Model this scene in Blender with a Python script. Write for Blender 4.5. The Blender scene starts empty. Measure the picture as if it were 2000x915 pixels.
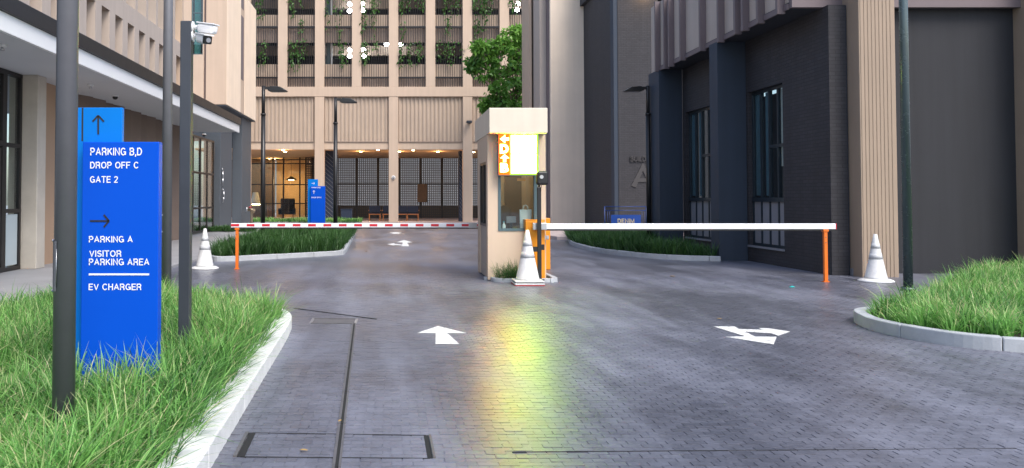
import bpy, math, random
import numpy as np
from mathutils import Vector

R = math.radians
random.seed(7)
rng = np.random.default_rng(7)
scene = bpy.context.scene
COL = scene.collection

# ------------------------------------------------------------------ camera
FPX = 1600.0            # focal length in photo pixels (photo 2000 x 915)
PPX, HORIZON = 765.0, 388.0
PITCH = R(1.6)
PPY = HORIZON - FPX * math.tan(PITCH)
CAMZ = 1.55
cam_data = bpy.data.cameras.new('camera')
cam_data.sensor_width = 36.0
cam_data.lens = FPX / 2000.0 * 36.0
cam_data.shift_x = (1000.0 - PPX) / 2000.0
cam_data.shift_y = -(457.5 - PPY) / 2000.0
cam_data.clip_end = 500.0
cam = bpy.data.objects.new('camera', cam_data)
COL.objects.link(cam)
cam.location = (0, 0, CAMZ)
cam.rotation_euler = (math.pi / 2 + PITCH, 0, 0)
scene.camera = cam

# ------------------------------------------------------------------ world, sun, exposure
SUN_EL, SUN_AZ = R(52), R(146)          # azimuth clockwise from +Y: behind the camera, to the right
world = bpy.data.worlds.new('World')
scene.world = world
world.use_nodes = True
wn = world.node_tree
bg = wn.nodes['Background']
sky = wn.nodes.new('ShaderNodeTexSky')
sky.sky_type = 'NISHITA'
sky.sun_disc = False
sky.sun_elevation = SUN_EL
sky.sun_rotation = SUN_AZ
sky.air_density = 1.0
sky.dust_density = 2.4
wn.links.new(sky.outputs[0], bg.inputs[0])
bg.inputs[1].default_value = 0.15
sun_data = bpy.data.lights.new('sun', 'SUN')
sun_data.energy = 1.5
sun_data.angle = R(30)
sun_data.color = (1.0, 0.95, 0.88)
sun = bpy.data.objects.new('sun', sun_data)
COL.objects.link(sun)
sd = Vector((math.sin(SUN_AZ) * math.cos(SUN_EL), math.cos(SUN_AZ) * math.cos(SUN_EL), math.sin(SUN_EL)))
sun.rotation_euler = sd.to_track_quat('Z', 'Y').to_euler()
sun.location = (0, 0, 40)
scene.view_settings.view_transform = 'Standard'
scene.view_settings.look = 'None'
scene.view_settings.gamma = 1.0
scene.view_settings.exposure = 0.95

# ------------------------------------------------------------------ pixel helpers
_s, _c = math.sin(PITCH), math.cos(PITCH)


def ray(x, y):
    u, v = (x - PPX) / FPX, (PPY - y) / FPX
    return u, _c - v * _s, _s + v * _c


def P(x, y, Y):
    u, w, z = ray(x, y)
    t = Y / w
    return Vector((u * t, Y, CAMZ + z * t))


def G(x, y, z=0.0):
    u, w, zz = ray(x, y)
    t = (z - CAMZ) / zz
    return Vector((u * t, w * t, z))


def PX(x, y, X):            # where the ray meets the plane at this X
    u, w, z = ray(x, y)
    t = X / u
    return Vector((X, w * t, CAMZ + z * t))


# ------------------------------------------------------------------ scene graph helpers
def tag(o, label=None, cat=None, group=None, kind=None):
    if label: o['label'] = label
    if cat: o['category'] = cat
    if group: o['group'] = group
    if kind: o['kind'] = kind
    return o


def thing(name, label, cat, loc=(0, 0, 0), group=None):
    o = bpy.data.objects.new(name, None)
    o.empty_display_size = 0.2
    o.location = loc
    COL.objects.link(o)
    return tag(o, label, cat, group)


def world_off(p):
    v = Vector((0, 0, 0))
    while p:
        v += p.location
        p = p.parent
    return v


def copy_tree(o, parent=None):
    c = o.copy()
    COL.objects.link(c)
    c.parent = parent
    for ch in list(o.children):
        copy_tree(ch, c)
    return c


def link(name, me, mat, parent=None, loc=None):
    if mat is not None and not me.materials:
        me.materials.append(mat)
    o = bpy.data.objects.new(name, me)
    COL.objects.link(o)
    if parent: o.parent = parent
    if loc is not None: o.location = loc
    return o


class MB:
    def __init__(s):
        s.v, s.f, s.sm = [], [], []

    def add(s, vs, fs, smooth=False):
        n = len(s.v)
        s.v += [tuple(p) for p in vs]
        s.f += [tuple(i + n for i in f) for f in fs]
        s.sm += [smooth] * len(fs) if isinstance(smooth, bool) else smooth
        return s

    def box(s, x0, x1, y0, y1, z0, z1):
        if x0 > x1: x0, x1 = x1, x0
        if y0 > y1: y0, y1 = y1, y0
        if z0 > z1: z0, z1 = z1, z0
        v = [(x0, y0, z0), (x1, y0, z0), (x1, y1, z0), (x0, y1, z0), (x0, y0, z1), (x1, y0, z1), (x1, y1, z1), (x0, y1, z1)]
        return s.add(v, [(0, 3, 2, 1), (4, 5, 6, 7), (0, 1, 5, 4), (1, 2, 6, 5), (2, 3, 7, 6), (3, 0, 4, 7)])

    def bar(s, a, b, w, h=None, up=(0, 0, 1)):
        a, b = Vector(a), Vector(b)
        h = h or w
        d = (b - a).normalized()
        up = Vector(up)
        if abs(d.dot(up)) > .99: up = Vector((0, 1, 0))
        r = d.cross(up).normalized() * w / 2
        q = r.cross(d).normalized() * h / 2
        v = [a - r - q, a + r - q, a + r + q, a - r + q, b - r - q, b + r - q, b + r + q, b - r + q]
        return s.add(v, [(0, 1, 2, 3), (7, 6, 5, 4), (0, 4, 5, 1), (1, 5, 6, 2), (2, 6, 7, 3), (3, 7, 4, 0)])

    def cyl(s, a, b, r0, r1=None, n=16, caps=True):
        a, b = Vector(a), Vector(b)
        r1 = r0 if r1 is None else r1
        d = (b - a).normalized()
        t = Vector((0, 0, 1)) if abs(d.z) < .9 else Vector((1, 0, 0))
        e1 = d.cross(t).normalized()
        e2 = d.cross(e1)
        vs, fs = [], []
        for p, r in ((a, r0), (b, r1)):
            for i in range(n):
                w = 2 * math.pi * i / n
                vs.append(p + (e1 * math.cos(w) + e2 * math.sin(w)) * r)
        fs = [(i, i + n, (i + 1) % n + n, (i + 1) % n) for i in range(n)]
        sm = [True] * n
        if caps:
            fs += [tuple(range(n)), tuple(range(2 * n - 1, n - 1, -1))]
            sm += [False, False]
        return s.add(vs, fs, sm)

    def tube(s, pts, r, n=8):
        for k in range(len(pts) - 1):
            ra = r[k] if isinstance(r, (list, tuple)) else r
            rb = r[k + 1] if isinstance(r, (list, tuple)) else r
            s.cyl(pts[k], pts[k + 1], ra, rb, n)
        return s

    def lathe(s, prof, c, n=24, flat=()):
        c = Vector(c)
        vs, fs, sm = [], [], []
        for r, z in prof:
            for i in range(n):
                w = 2 * math.pi * i / n
                vs.append(c + Vector((r * math.cos(w), r * math.sin(w), z)))
        for k in range(len(prof) - 1):
            for i in range(n):
                j = (i + 1) % n
                fs.append((k * n + i, k * n + j, (k + 1) * n + j, (k + 1) * n + i))
                sm.append(k not in flat)
        fs += [tuple(range(n - 1, -1, -1)), tuple(range((len(prof) - 1) * n, len(prof) * n))]
        sm += [False, False]
        return s.add(vs, fs, sm)

    def prism(s, poly, z0, z1):
        n = len(poly)
        a = sum(poly[i][0] * poly[(i + 1) % n][1] - poly[(i + 1) % n][0] * poly[i][1] for i in range(n))
        if a < 0: poly = poly[::-1]
        vs = [(p[0], p[1], z0) for p in poly] + [(p[0], p[1], z1) for p in poly]
        fs = [tuple(range(n - 1, -1, -1)), tuple(range(n, 2 * n))]
        fs += [(i, (i + 1) % n, (i + 1) % n + n, i + n) for i in range(n)]
        return s.add(vs, fs)

    def extr_y(s, poly, y0, y1):          # polygon in XZ, extruded along Y
        n = len(poly)
        a = sum(poly[i][0] * poly[(i + 1) % n][1] - poly[(i + 1) % n][0] * poly[i][1] for i in range(n))
        if a < 0: poly = poly[::-1]
        vs = [(p[0], y0, p[1]) for p in poly] + [(p[0], y1, p[1]) for p in poly]
        fs = [tuple(range(n)), tuple(range(2 * n - 1, n - 1, -1))]
        fs += [(i, i + n, (i + 1) % n + n, (i + 1) % n) for i in range(n)]
        return s.add(vs, fs)

    def mesh(s, name, off=Vector((0, 0, 0))):
        me = bpy.data.meshes.new(name)
        me.from_pydata([(p[0] - off[0], p[1] - off[1], p[2] - off[2]) for p in s.v], [], s.f)
        me.polygons.foreach_set('use_smooth', s.sm)
        me.update()
        return me

    def build(s, name, mat, parent=None, loc=None, bevel=0, kind=None):
        off = world_off(parent) if parent else Vector(loc or (0, 0, 0))
        me = s.mesh(name, off)
        o = link(name, me, mat, parent, None if parent else off)
        if bevel:
            m = o.modifiers.new('bevel', 'BEVEL')
            m.width = bevel
            m.segments = 2
            m.limit_method = 'ANGLE'
            m.angle_limit = R(40)
        if kind: o['kind'] = kind
        return o


def box(name, mat, parent, x0, x1, y0, y1, z0, z1, bevel=0):
    return MB().box(x0, x1, y0, y1, z0, z1).build(name, mat, parent, bevel=bevel)


def text_mesh(body, x0, z0, w, h, y, depth, bold=0.012, face='-Y'):
    """lettering whose bounding box starts at x0, z0 and measures w by h, on a plane facing the -Y side"""
    cu = bpy.data.curves.new('letters', 'FONT')
    cu.body = body
    cu.offset = bold
    cu.extrude = 0.5
    cu.resolution_u = 3
    o = bpy.data.objects.new('letters', cu)
    COL.objects.link(o)
    dg = bpy.context.evaluated_depsgraph_get()
    me = bpy.data.meshes.new_from_object(o.evaluated_get(dg))
    bpy.data.objects.remove(o)
    n = len(me.vertices)
    a = np.zeros(n * 3)
    me.vertices.foreach_get('co', a)
    a = a.reshape(-1, 3)
    lo, hi = a.min(0), a.max(0)
    b = np.zeros_like(a)
    b[:, 0] = x0 + (a[:, 0] - lo[0]) / (hi[0] - lo[0]) * w
    b[:, 2] = z0 + (a[:, 1] - lo[1]) / (hi[1] - lo[1]) * h
    b[:, 1] = y - (a[:, 2] - lo[2]) / (hi[2] - lo[2]) * depth
    me.vertices.foreach_set('co', b.ravel())
    me.materials.clear()
    me.update()
    return me


def text(name, mat, parent, body, x0, z0, w, h, y, depth=.003, bold=.012):
    me = text_mesh(body, x0, z0, w, h, y, depth, bold)
    off = world_off(parent)
    me.transform(__import__('mathutils').Matrix.Translation(-off))
    return link(name, me, mat, parent)


def arc(cx, cy, rx, ry, a0, a1, n=10):
    return [(cx + rx * math.cos(R(a0 + (a1 - a0) * i / n)), cy + ry * math.sin(R(a0 + (a1 - a0) * i / n))) for i in range(n + 1)]


GLYPH = {
    'A': (.74, [[(0, 0), (.37, 1), (.74, 0)], [(.14, .33), (.60, .33)]]),
    'B': (.62, [[(0, 0), (0, 1), (.36, 1)] + arc(.36, .765, .22, .235, 90, -90) + [(0, .53)], [(.3, .53)] + arc(.38, .265, .24, .265, 90, -90) + [(0, 0)]]),
    'C': (.72, [arc(.37, .5, .37, .5, 38, 322, 20)]),
    'D': (.66, [[(0, 0), (0, 1), (.28, 1)] + arc(.28, .5, .38, .5, 90, -90, 14) + [(0, 0)]]),
    'E': (.56, [[(.56, 1), (0, 1), (0, 0), (.56, 0)], [(0, .52), (.50, .52)]]),
    'F': (.54, [[(.54, 1), (0, 1), (0, 0)], [(0, .50), (.46, .50)]]),
    'G': (.74, [arc(.37, .5, .37, .5, 42, 330, 20) + [(.72, .46), (.42, .46)], [(.74, .46), (.74, 0)]]),
    'H': (.64, [[(0, 0), (0, 1)], [(.64, 0), (.64, 1)], [(0, .52), (.64, .52)]]),
    'I': (0, [[(0, 0), (0, 1)]]),
    'i': (0, [[(0, 0), (0, .62)], [(0, .90), (0, 1)]]),
    'K': (.64, [[(0, 0), (0, 1)], [(.62, 1), (0, .38)], [(.22, .60), (.66, 0)]]),
    'L': (.52, [[(0, 1), (0, 0), (.52, 0)]]),
    'M': (.80, [[(0, 0), (0, 1), (.40, .1), (.80, 1), (.80, 0)]]),
    'N': (.64, [[(0, 0), (0, 1), (.64, 0), (.64, 1)]]),
    'O': (.78, [arc(.39, .5, .39, .5, 0, 360, 28)]),
    'P': (.60, [[(0, 0), (0, 1), (.34, 1)] + arc(.34, .725, .26, .275, 90, -90) + [(0, .45)]]),
    'R': (.64, [[(0, 0), (0, 1), (.36, 1)] + arc(.36, .74, .26, .26, 90, -90) + [(0, .48)], [(.36, .48), (.58, .34), (.62, 0)]]),
    'S': (.60, [arc(.30, .75, .28, .25, 20, 270, 12) + arc(.30, .25, .31, .25, 90, -165, 12)]),
    'T': (.64, [[(0, 1), (.64, 1)], [(.32, 1), (.32, 0)]]),
    'U': (.64, [[(0, 1), (0, .32)] + arc(.32, .32, .32, .32, 180, 360, 14) + [(.64, 1)]]),
    'V': (.70, [[(0, 1), (.35, 0), (.70, 1)]]),
    '2': (.56, [arc(.28, .72, .28, .28, 165, -20, 12) + [(.02, .0), (.58, 0)]]),
    ',': (.02, [[(.02, .02), (-.02, -.20)]]),
    ' ': (.16, []),
}


def stroke_text(name, mat_, parent, body, x0, z0, w, h, y, depth=.002, wt=.19):
    """sans capitals drawn as even strokes, fitted to the width w and cap height h"""
    total = sum(GLYPH[c][0] for c in body) + (len(body) - 1) * (wt + .15) + wt
    kx, kz = w / total, h / (1 + wt)
    m = MB()
    pen = wt / 2
    lay = 0
    for ch in body:
        if ch == ' ':
            m.build(name, mat_, parent)
            m = MB()
        gw, strokes = GLYPH[ch]
        for st in strokes:
            closed = len(st) > 3 and math.dist(st[0], st[-1]) < 1e-6
            pts = [Vector(p) for p in st]
            if not closed:
                e = .0 if ch in 'AVKCGS2' else wt / 2
                pts[0] = pts[0] - (pts[1] - pts[0]).normalized() * e
                pts[-1] = pts[-1] + (pts[-1] - pts[-2]).normalized() * e
            n = len(pts)
            L_, R_ = [], []
            for i in range(n):
                a = pts[i] - pts[i - 1] if i else (pts[0] - pts[-2] if closed else pts[1] - pts[0])
                b = pts[i + 1] - pts[i] if i < n - 1 else (pts[1] - pts[0] if closed else pts[-1] - pts[-2])
                a, b = a.normalized(), b.normalized()
                t = (a + b).normalized() if (a + b).length > 1e-6 else a
                nn = Vector((-t.y, t.x))
                k = 1 / max(.5, abs(nn.dot(Vector((-a.y, a.x)))))
                L_.append(pts[i] + nn * wt / 2 * k)
                R_.append(pts[i] - nn * wt / 2 * k)
            lay = (lay + 1) % 3
            d = depth + lay * .0002
            f = lambda v, yy: (x0 + (pen + v.x) * kx, yy, z0 + (wt / 2 + v.y) * kz)
            for i in range(n - 1):
                q = [R_[i], R_[i + 1], L_[i + 1], L_[i]]
                m.add([f(v, y - d) for v in q] + [f(v, y) for v in q], [(0, 1, 2, 3), (1, 0, 4, 5), (3, 2, 6, 7), (0, 3, 7, 4), (2, 1, 5, 6)])
        pen += gw + wt + .15
    return m.build(name, mat_, parent)


# ------------------------------------------------------------------ materials
def mat(name, col, rough=.6, var=.10, scale=3.0, bump=.1, bscale=80, metal=0.0, streak=0.0, spec=.5, coat=0.0, emit=None, es=0.0):
    m = bpy.data.materials.new(name)
    m.use_nodes = True
    nt = m.node_tree
    N, L = nt.nodes, nt.links
    b = N['Principled BSDF']
    b.inputs['Roughness'].default_value = rough
    b.inputs['Metallic'].default_value = metal
    b.inputs['Specular IOR Level'].default_value = spec
    b.inputs['Coat Weight'].default_value = coat
    if emit:
        b.inputs['Emission Color'].default_value = (*emit, 1)
        b.inputs['Emission Strength'].default_value = es
    geo = N.new('ShaderNodeNewGeometry')
    base = None
    if var:
        nz = N.new('ShaderNodeTexNoise')
        nz.inputs['Scale'].default_value = scale
        nz.inputs['Detail'].default_value = 6
        nz.inputs['Roughness'].default_value = .65
        L.new(geo.outputs['Position'], nz.inputs['Vector'])
        rmp = N.new('ShaderNodeMapRange')
        rmp.inputs[1].default_value = .25
        rmp.inputs[2].default_value = .75
        rmp.inputs[3].default_value = 1 - var
        rmp.inputs[4].default_value = 1 + var
        L.new(nz.outputs[0], rmp.inputs[0])
        fac = rmp.outputs[0]
        if streak:
            mp = N.new('ShaderNodeMapping')
            mp.inputs['Scale'].default_value = (2.5, 2.5, .12)
            L.new(geo.outputs['Position'], mp.inputs[0])
            n2 = N.new('ShaderNodeTexNoise')
            n2.inputs['Scale'].default_value = 2.0
            n2.inputs['Detail'].default_value = 5
            L.new(mp.outputs[0], n2.inputs['Vector'])
            r2 = N.new('ShaderNodeMapRange')
            r2.inputs[1].default_value = .35
            r2.inputs[2].default_value = .7
            r2.inputs[3].default_value = 1.0
            r2.inputs[4].default_value = 1 - streak
            L.new(n2.outputs[0], r2.inputs[0])
            mu = N.new('ShaderNodeMath')
            mu.operation = 'MULTIPLY'
            L.new(fac, mu.inputs[0])
            L.new(r2.outputs[0], mu.inputs[1])
            fac = mu.outputs[0]
        vm = N.new('ShaderNodeVectorMath')
        vm.operation = 'SCALE'
        vm.inputs[0].default_value = col
        L.new(fac, vm.inputs['Scale'])
        L.new(vm.outputs[0], b.inputs['Base Color'])
        rr = N.new('ShaderNodeMapRange')
        rr.inputs[3].default_value = max(.02, rough - .08)
        rr.inputs[4].default_value = min(1, rough + .08)
        L.new(nz.outputs[0], rr.inputs[0])
        L.new(rr.outputs[0], b.inputs['Roughness'])
    else:
        b.inputs['Base Color'].default_value = (*col, 1)
    if bump:
        n3 = N.new('ShaderNodeTexNoise')
        n3.inputs['Scale'].default_value = bscale
        n3.inputs['Detail'].default_value = 3
        L.new(geo.outputs['Position'], n3.inputs['Vector'])
        bp = N.new('ShaderNodeBump')
        bp.inputs['Strength'].default_value = bump
        bp.inputs['Distance'].default_value = .01
        L.new(n3.outputs[0], bp.inputs['Height'])
        L.new(bp.outputs[0], b.inputs['Normal'])
    return m


def brick_mat(name, col, rough=.75, bw=.22, rh=.075, axis='x', mortar=.6):
    m = mat(name, col, rough, var=.16, scale=2.0, bump=0, streak=.15)
    N, L = m.node_tree.nodes, m.node_tree.links
    b = N['Principled BSDF']
    geo = [n for n in N if n.type == 'NEW_GEOMETRY'][0]
    sx = N.new('ShaderNodeSeparateXYZ')
    L.new(geo.outputs['Position'], sx.inputs[0])
    ad = N.new('ShaderNodeMath')
    ad.operation = 'ADD'
    L.new(sx.outputs[0], ad.inputs[0])
    L.new(sx.outputs[1], ad.inputs[1])
    cx = N.new('ShaderNodeCombineXYZ')
    L.new(ad.outputs[0], cx.inputs[0])
    L.new(sx.outputs[2], cx.inputs[1])
    bt = N.new('ShaderNodeTexBrick')
    bt.inputs['Scale'].default_value = 1.0
    bt.inputs['Brick Width'].default_value = bw
    bt.inputs['Row Height'].default_value = rh
    bt.inputs['Mortar Size'].default_value = .008
    bt.inputs['Color1'].default_value = (1, 1, 1, 1)
    bt.inputs['Color2'].default_value = (.8, .8, .8, 1)
    bt.inputs['Mortar'].default_value = (mortar, mortar, mortar, 1)
    L.new(cx.outputs[0], bt.inputs['Vector'])
    src = b.inputs['Base Color'].links[0].from_socket
    mx = N.new('ShaderNodeVectorMath')
    mx.operation = 'MULTIPLY'
    L.new(src, mx.inputs[0])
    L.new(bt.outputs['Color'], mx.inputs[1])
    L.new(mx.outputs[0], b.inputs['Base Color'])
    bp = N.new('ShaderNodeBump')
    bp.inputs['Strength'].default_value = .4
    bp.inputs['Distance'].default_value = .01
    bp.invert = True
    L.new(bt.outputs['Fac'], bp.inputs['Height'])
    L.new(bp.outputs[0], b.inputs['Normal'])
    return m


def glass_mat(name, tint=(.8, .9, .9), gloss=.04, base_gloss=.06):
    m = bpy.data.materials.new(name)
    m.use_nodes = True
    N, L = m.node_tree.nodes, m.node_tree.links
    N.remove(N['Principled BSDF'])
    out = N['Material Output']
    tr = N.new('ShaderNodeBsdfTransparent')
    tr.inputs[0].default_value = (*tint, 1)
    gl = N.new('ShaderNodeBsdfGlossy')
    gl.inputs['Roughness'].default_value = gloss
    lw = N.new('ShaderNodeLayerWeight')
    lw.inputs[0].default_value = .5
    pw_ = N.new('ShaderNodeMath')
    pw_.operation = 'POWER'
    pw_.inputs[1].default_value = 5.0
    L.new(lw.outputs['Facing'], pw_.inputs[0])
    ad = N.new('ShaderNodeMath')
    ad.operation = 'MULTIPLY_ADD'
    ad.inputs[1].default_value = .9
    ad.inputs[2].default_value = base_gloss + .03
    L.new(pw_.outputs[0], ad.inputs[0])
    mx = N.new('ShaderNodeMixShader')
    L.new(ad.outputs[0], mx.inputs[0])
    L.new(tr.outputs[0], mx.inputs[1])
    L.new(gl.outputs[0], mx.inputs[2])
    L.new(mx.outputs[0], out.inputs[0])
    return m


def emit_mat(name, col, s):
    m = bpy.data.materials.new(name)
    m.use_nodes = True
    N, L = m.node_tree.nodes, m.node_tree.links
    N.remove(N['Principled BSDF'])
    e = N.new('ShaderNodeEmission')
    e.inputs[0].default_value = (*col, 1)
    e.inputs[1].default_value = s
    L.new(e.outputs[0], N['Material Output'].inputs[0])
    return m


def leaf_mat(name, dark, light, rough=.45, transl=.3, tip=None):
    """foliage: colour runs between two greens by the per-leaf 'tint' attribute"""
    m = bpy.data.materials.new(name)
    m.use_nodes = True
    N, L = m.node_tree.nodes, m.node_tree.links
    b = N['Principled BSDF']
    at = N.new('ShaderNodeAttribute')
    at.attribute_name = 'tint'
    cr = N.new('ShaderNodeValToRGB')
    cr.color_ramp.elements[0].color = (*dark, 1)
    cr.color_ramp.elements[1].color = (*light, 1)
    cr.color_ramp.elements[1].position = .85
    if tip:
        e = cr.color_ramp.elements.new(1.0)
        e.color = (*tip, 1)
    L.new(at.outputs['Fac'], cr.inputs[0])
    L.new(cr.outputs[0], b.inputs['Base Color'])
    b.inputs['Roughness'].default_value = rough
    b.inputs['Specular IOR Level'].default_value = .4
    t = N.new('ShaderNodeBsdfTranslucent')
    L.new(cr.outputs[0], t.inputs[0])
    mx = N.new('ShaderNodeMixShader')
    mx.inputs[0].default_value = transl
    L.new(b.outputs[0], mx.inputs[1])
    L.new(t.outputs[0], mx.inputs[2])
    L.new(mx.outputs[0], N['Material Output'].inputs[0])
    return m


def road_mat(name, island):
    m = bpy.data.materials.new(name)
    m.use_nodes = True
    N, L = m.node_tree.nodes, m.node_tree.links
    b = N['Principled BSDF']
    geo = N.new('ShaderNodeNewGeometry')

    def noise(scale, detail=5, stretch=None):
        n = N.new('ShaderNodeTexNoise')
        n.inputs['Scale'].default_value = scale
        n.inputs['Detail'].default_value = detail
        n.inputs['Roughness'].default_value = .62
        if stretch:
            mp = N.new('ShaderNodeMapping')
            mp.inputs['Scale'].default_value = stretch
            L.new(geo.outputs['Position'], mp.inputs[0])
            L.new(mp.outputs[0], n.inputs['Vector'])
        else:
            L.new(geo.outputs['Position'], n.inputs['Vector'])
        return n.outputs[0]

    def rng_(src, a, c, lo, hi):
        r = N.new('ShaderNodeMapRange')
        r.inputs[1].default_value, r.inputs[2].default_value = a, c
        r.inputs[3].default_value, r.inputs[4].default_value = lo, hi
        L.new(src, r.inputs[0])
        return r.outputs[0]

    def math_(op, a, c):
        q = N.new('ShaderNodeMath')
        q.operation = op
        for i, s in enumerate((a, c)):
            if isinstance(s, (int, float)): q.inputs[i].default_value = s
            else: L.new(s, q.inputs[i])
        return q.outputs[0]
    dust = rng_(noise(.55, 7, (1, .55, 1)), .42, .68, 0, 1)
    tyre = rng_(noise(1.3, 4, (1.6, .16, 1)), .45, .75, 0, 1)
    fine = rng_(noise(38, 4), .3, .75, 0, 1)
    val = math_('ADD', math_('MULTIPLY', dust, .42), math_('MULTIPLY', tyre, .33))
    val = math_('ADD', val, math_('MULTIPLY', fine, .25))
    if island:
        oi = N.new('ShaderNodeObjectInfo')
        rnd = math_('FRACT', math_('ADD', geo.outputs['Random Per Island'], oi.outputs['Random']), 0)
        val = math_('ADD', val, math_('MULTIPLY', math_('SUBTRACT', rnd, .5), .15))
    cr = N.new('ShaderNodeValToRGB')
    cr.color_ramp.elements[0].color = (.060, .062, .079, 1)
    cr.color_ramp.elements[1].color = (.255, .266, .330, 1)
    L.new(val, cr.inputs[0])
    L.new(cr.outputs[0], b.inputs['Base Color'])
    L.new(rng_(math_('ADD', val, math_('MULTIPLY', dust, .5)), 0.1, 1.3, .30, .50), b.inputs['Roughness'])
    b.inputs['Specular IOR Level'].default_value = .55
    bp = N.new('ShaderNodeBump')
    bp.inputs['Strength'].default_value = .35
    bp.inputs['Distance'].default_value = .006
    L.new(noise(70, 3), bp.inputs['Height'])
    if not island:
        bt = N.new('ShaderNodeTexBrick')
        bt.inputs['Scale'].default_value = 1
        bt.inputs['Brick Width'].default_value = .125
        bt.inputs['Row Height'].default_value = .07
        bt.inputs['Mortar Size'].default_value = .005
        L.new(geo.outputs['Position'], bt.inputs['Vector'])
        bp2 = N.new('ShaderNodeBump')
        bp2.invert = True
        bp2.inputs['Strength'].default_value = .5
        bp2.inputs['Distance'].default_value = .006
        L.new(bt.outputs['Fac'], bp2.inputs['Height'])
        L.new(bp.outputs[0], bp2.inputs['Normal'])
        L.new(bp2.outputs[0], b.inputs['Normal'])
    else:
        L.new(bp.outputs[0], b.inputs['Normal'])
    return m


M = {}
M['road'] = road_mat('road_paving', False)
M['paver'] = road_mat('paver_stone', True)
M['walk'] = mat('walkway_concrete', (.30, .30, .31), .6, .14, 1.2, .12, 60)
M['plaza'] = mat('plaza_paving', (.46, .38, .36), .6, .12, 1.2, .1, 60)
M['kerb'] = mat('kerb_concrete', (.70, .70, .69), .7, .14, 5, .2, 60)
M['kerb_grey'] = mat('kerb_grey', (.42, .44, .46), .7, .16, 4, .2, 60)
M['soil'] = mat('planting_soil', (.045, .04, .022), .9, .3, 9, .5, 40)
M['beige'] = mat('beige_render', (.56, .425, .32), .75, .05, 1.0, .08, 60, streak=.08)
M['beige_lt'] = mat('pale_beige_render', (.78, .65, .52), .75, .05, 1.0, .08, 60, streak=.06)
M['beige_grey'] = mat('grey_beige_panel', (.47, .395, .34), .7, .06, 1.2, .06, 60, streak=.08)
M['corr'] = mat('beige_corrugated_metal', (.47, .365, .28), .5, .06, 1.0, .03, 60, streak=.08)
M['corr_dk'] = mat('brown_corrugated_metal', (.30, .225, .18), .55, .06, 1.0, .03, 60, streak=.08)
M['brown_rib'] = mat('brown_ribbed_cladding', (.20, .145, .115), .6, .10, 1.5, .08, 60)
M['purple'] = mat('mauve_brown_fin_shade', (.16, .125, .13), .6, .08, 2, .05, 60)  # colour holds the shade of the facade fins; joints share it
M['soffit'] = mat('white_soffit_paint', (.60, .61, .63), .7, .04, 1, .03, 50)
M['white_edge'] = mat('white_canopy_edge', (.82, .83, .84), .35, .03, 1, .02, 50)
M['dark_metal'] = mat('dark_bronze_metal', (.030, .027, .028), .4, .12, 3, .03, 90, metal=.4)
M['char'] = mat('charcoal_render', (.036, .040, .050), .8, .10, 1.2, .15, 45, streak=.12)
M['char_blue'] = mat('slate_blue_render', (.034, .048, .072), .75, .10, 1.2, .15, 45, streak=.12)
M['char_brick'] = brick_mat('charcoal_brick', (.042, .040, .046))
M['brown_brick'] = brick_mat('brown_brick', (.115, .088, .068))
M['col_dark'] = mat('slate_column', (.075, .088, .105), .7, .08, 1.5, .08, 50)
M['stone'] = mat('cream_stone', (.52, .47, .40), .45, .12, 2.2, .05, 40)
M['tan'] = mat('tan_wall', (.42, .28, .185), .75, .05, 1.5, .05, 60)
M['glass'] = glass_mat('window_glass', (.90, .95, .95), .03, .03)
M['glass_clear'] = glass_mat('clear_glass', (.85, .9, .88), .02, .02)
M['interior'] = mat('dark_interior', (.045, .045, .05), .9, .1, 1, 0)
M['int_warm'] = mat('warm_interior_wall', (.56, .36, .19), .8, .06, 1, 0)
M['int_wood'] = mat('dark_wood', (.13, .07, .035), .5, .2, 4, .05)
M['curtain'] = mat('teal_curtain', (.07, .28, .30), .8, .2, 6, .1, 30)
M['blind'] = mat('pale_blind', (.55, .54, .50), .8, .05, 2, .02)
M['panel_grey'] = mat('grey_window_panel', (.23, .235, .26), .5, .06, 2, .03)
M['teal_frame'] = mat('teal_grey_frame', (.09, .14, .155), .4, .06, 3, .02, metal=.2)
M['navy_frame'] = mat('navy_window_frame', (.022, .034, .046), .4, .06, 3, .02, metal=.2)
M['blue_curtain'] = mat('blue_grey_curtain', (.10, .18, .23), .8, .15, 6, .1, 30)
M['pilaster'] = mat('taupe_pilaster', (.35, .265, .195), .7, .06, 1.5, .05, 60, streak=.1)
M['letters_dark'] = mat('taupe_grey_letters', (.056, .052, .053), .7, .1, 3, .05, 60)
M['sign_blue'] = mat('royal_blue_sign_paint', (.001, .076, .55), .4, .03, 2, .015, 40, spec=.12)
M['sign_light'] = mat('sky_blue_sign_paint', (.002, .18, .60), .4, .03, 2, .015, 40, spec=.12)
M['white_paint'] = mat('white_lettering', (.85, .85, .85), .4, .0, 1, 0)
M['road_white'] = mat('white_road_paint', (.72, .72, .70), .6, .28, 22, .25, 70)
def worn(m, scale, lo, hi):
    N, L = m.node_tree.nodes, m.node_tree.links
    geo = N.new('ShaderNodeNewGeometry')
    nz = N.new('ShaderNodeTexNoise')
    nz.inputs['Scale'].default_value = scale
    nz.inputs['Detail'].default_value = 8
    nz.inputs['Roughness'].default_value = .75
    L.new(geo.outputs['Position'], nz.inputs['Vector'])
    r = N.new('ShaderNodeMapRange')
    r.inputs[1].default_value, r.inputs[2].default_value = lo, hi
    L.new(nz.outputs[0], r.inputs[0])
    L.new(r.outputs[0], N['Principled BSDF'].inputs['Alpha'])


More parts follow.
